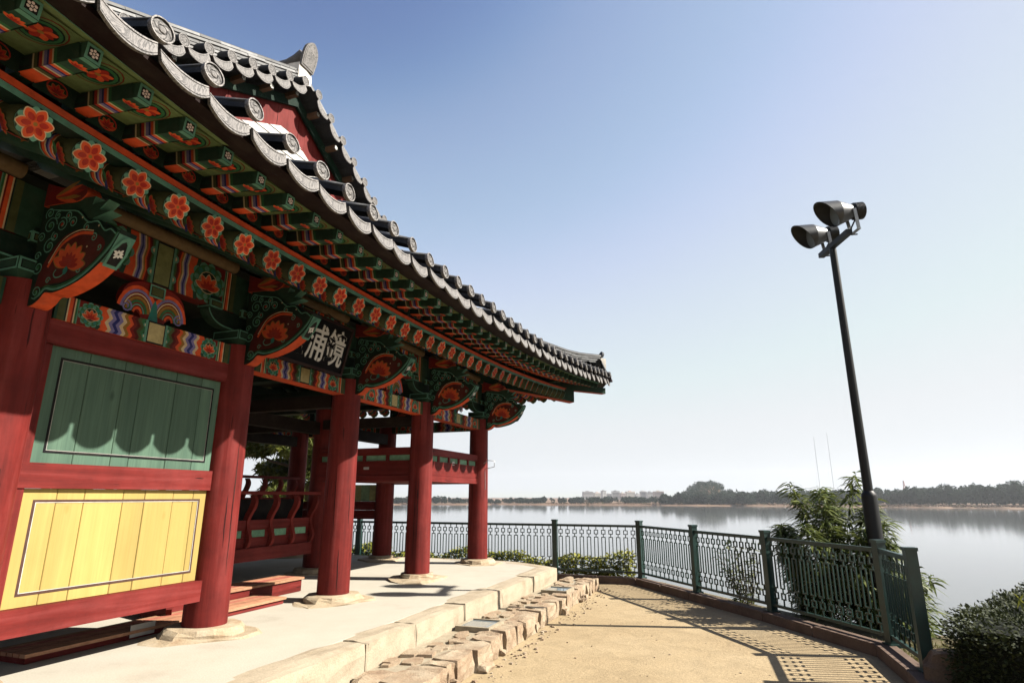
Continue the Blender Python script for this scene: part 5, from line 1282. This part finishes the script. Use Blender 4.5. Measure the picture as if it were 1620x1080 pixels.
for i in range(14): x, y = random.uniform(-.4, .4), -1.2+i*.18; mb.tube([(x, y, -.1), (x+.05, y, .25), (x-.03, y+.06, .46)], [.014, .011, .005], 5, (.07, .05, .035), caps=False)
mb.obj('stem', M_PAINT, hedge)
mb = MB(); v_, f_ = rough(-hx*.9, hx*.9, -hy*.93, hy*.93, .05, hz*.92, cuts=2, amp=.02, rnd=.3); mb.add(v_, f_, (.006, .008, .004)); mb.obj('inner_mass', M_PAINT, hedge)
B = [(random.uniform(-.5, .5), random.uniform(-.2, 1.2), hz-.03) for i in range(40)]; D = [(random.gauss(0, .4), random.gauss(0, .4), 1) for i in range(40)]
struct(blades('shoots', M_WEED, B, D, .20, .016, .25, hedge, .5, 29), 'stuff')
hedge.rotation_euler = (0, 0, R(-30))
# boulder at the end of the fence
def boulder(name, label, c, s, seed):
    r = random.Random(seed); me = MB(); n1, n2 = 16, 10; vs = []
    ph = [r.uniform(0, 6) for _ in range(6)]
    for j in range(n2+1):
        th = math.pi*j/n2
        for i in range(n1):
            a = pi2*i/n1; x, y, z = math.sin(th)*math.cos(a), math.sin(th)*math.sin(a), math.cos(th)
            sq = lambda t: math.copysign(abs(t)**.62, t)
            k = 1+.10*math.sin(3*x+ph[0])+.10*math.sin(4*y+ph[1]+z)+.07*math.sin(6*z+ph[2]+2*x)+r.uniform(-.035, .035)
            vs.append((c[0]+s[0]*sq(x)*k, c[1]+s[1]*sq(y)*k, max(-.05, c[2]+s[2]*sq(z)*k)))
    me.add(vs, [(j*n1+i, j*n1+(i+1) % n1, (j+1)*n1+(i+1) % n1, (j+1)*n1+i) for j in range(n2) for i in range(n1)], g(.5))
    return tag(me.obj(name, M_ROCK), label, 'rock')
boulder('boulder', 'brown boulder at the near end of the green fence', (1.58, 6.46, .12), (.22, .17, .20), 3)

# ------------------------------------------------------------------ air over the lake
def haze():
    m = bpy.data.materials.new('thin_haze'); m.use_nodes = True; n = m.node_tree.nodes; n.clear()
    o = n.new('ShaderNodeOutputMaterial'); v = n.new('ShaderNodeVolumePrincipled'); m.node_tree.links.new(v.outputs[0], o.inputs['Volume'])
    v.inputs['Color'].default_value = (.90, .94, 1, 1); v.inputs['Density'].default_value = .00013; v.inputs['Anisotropy'].default_value = .3
    mb = MB(); mb.box(-3000, 3000, -400, 2600, -10, 100, g(.5)); h = mb.obj('haze', m); struct(h, 'stuff')
haze()
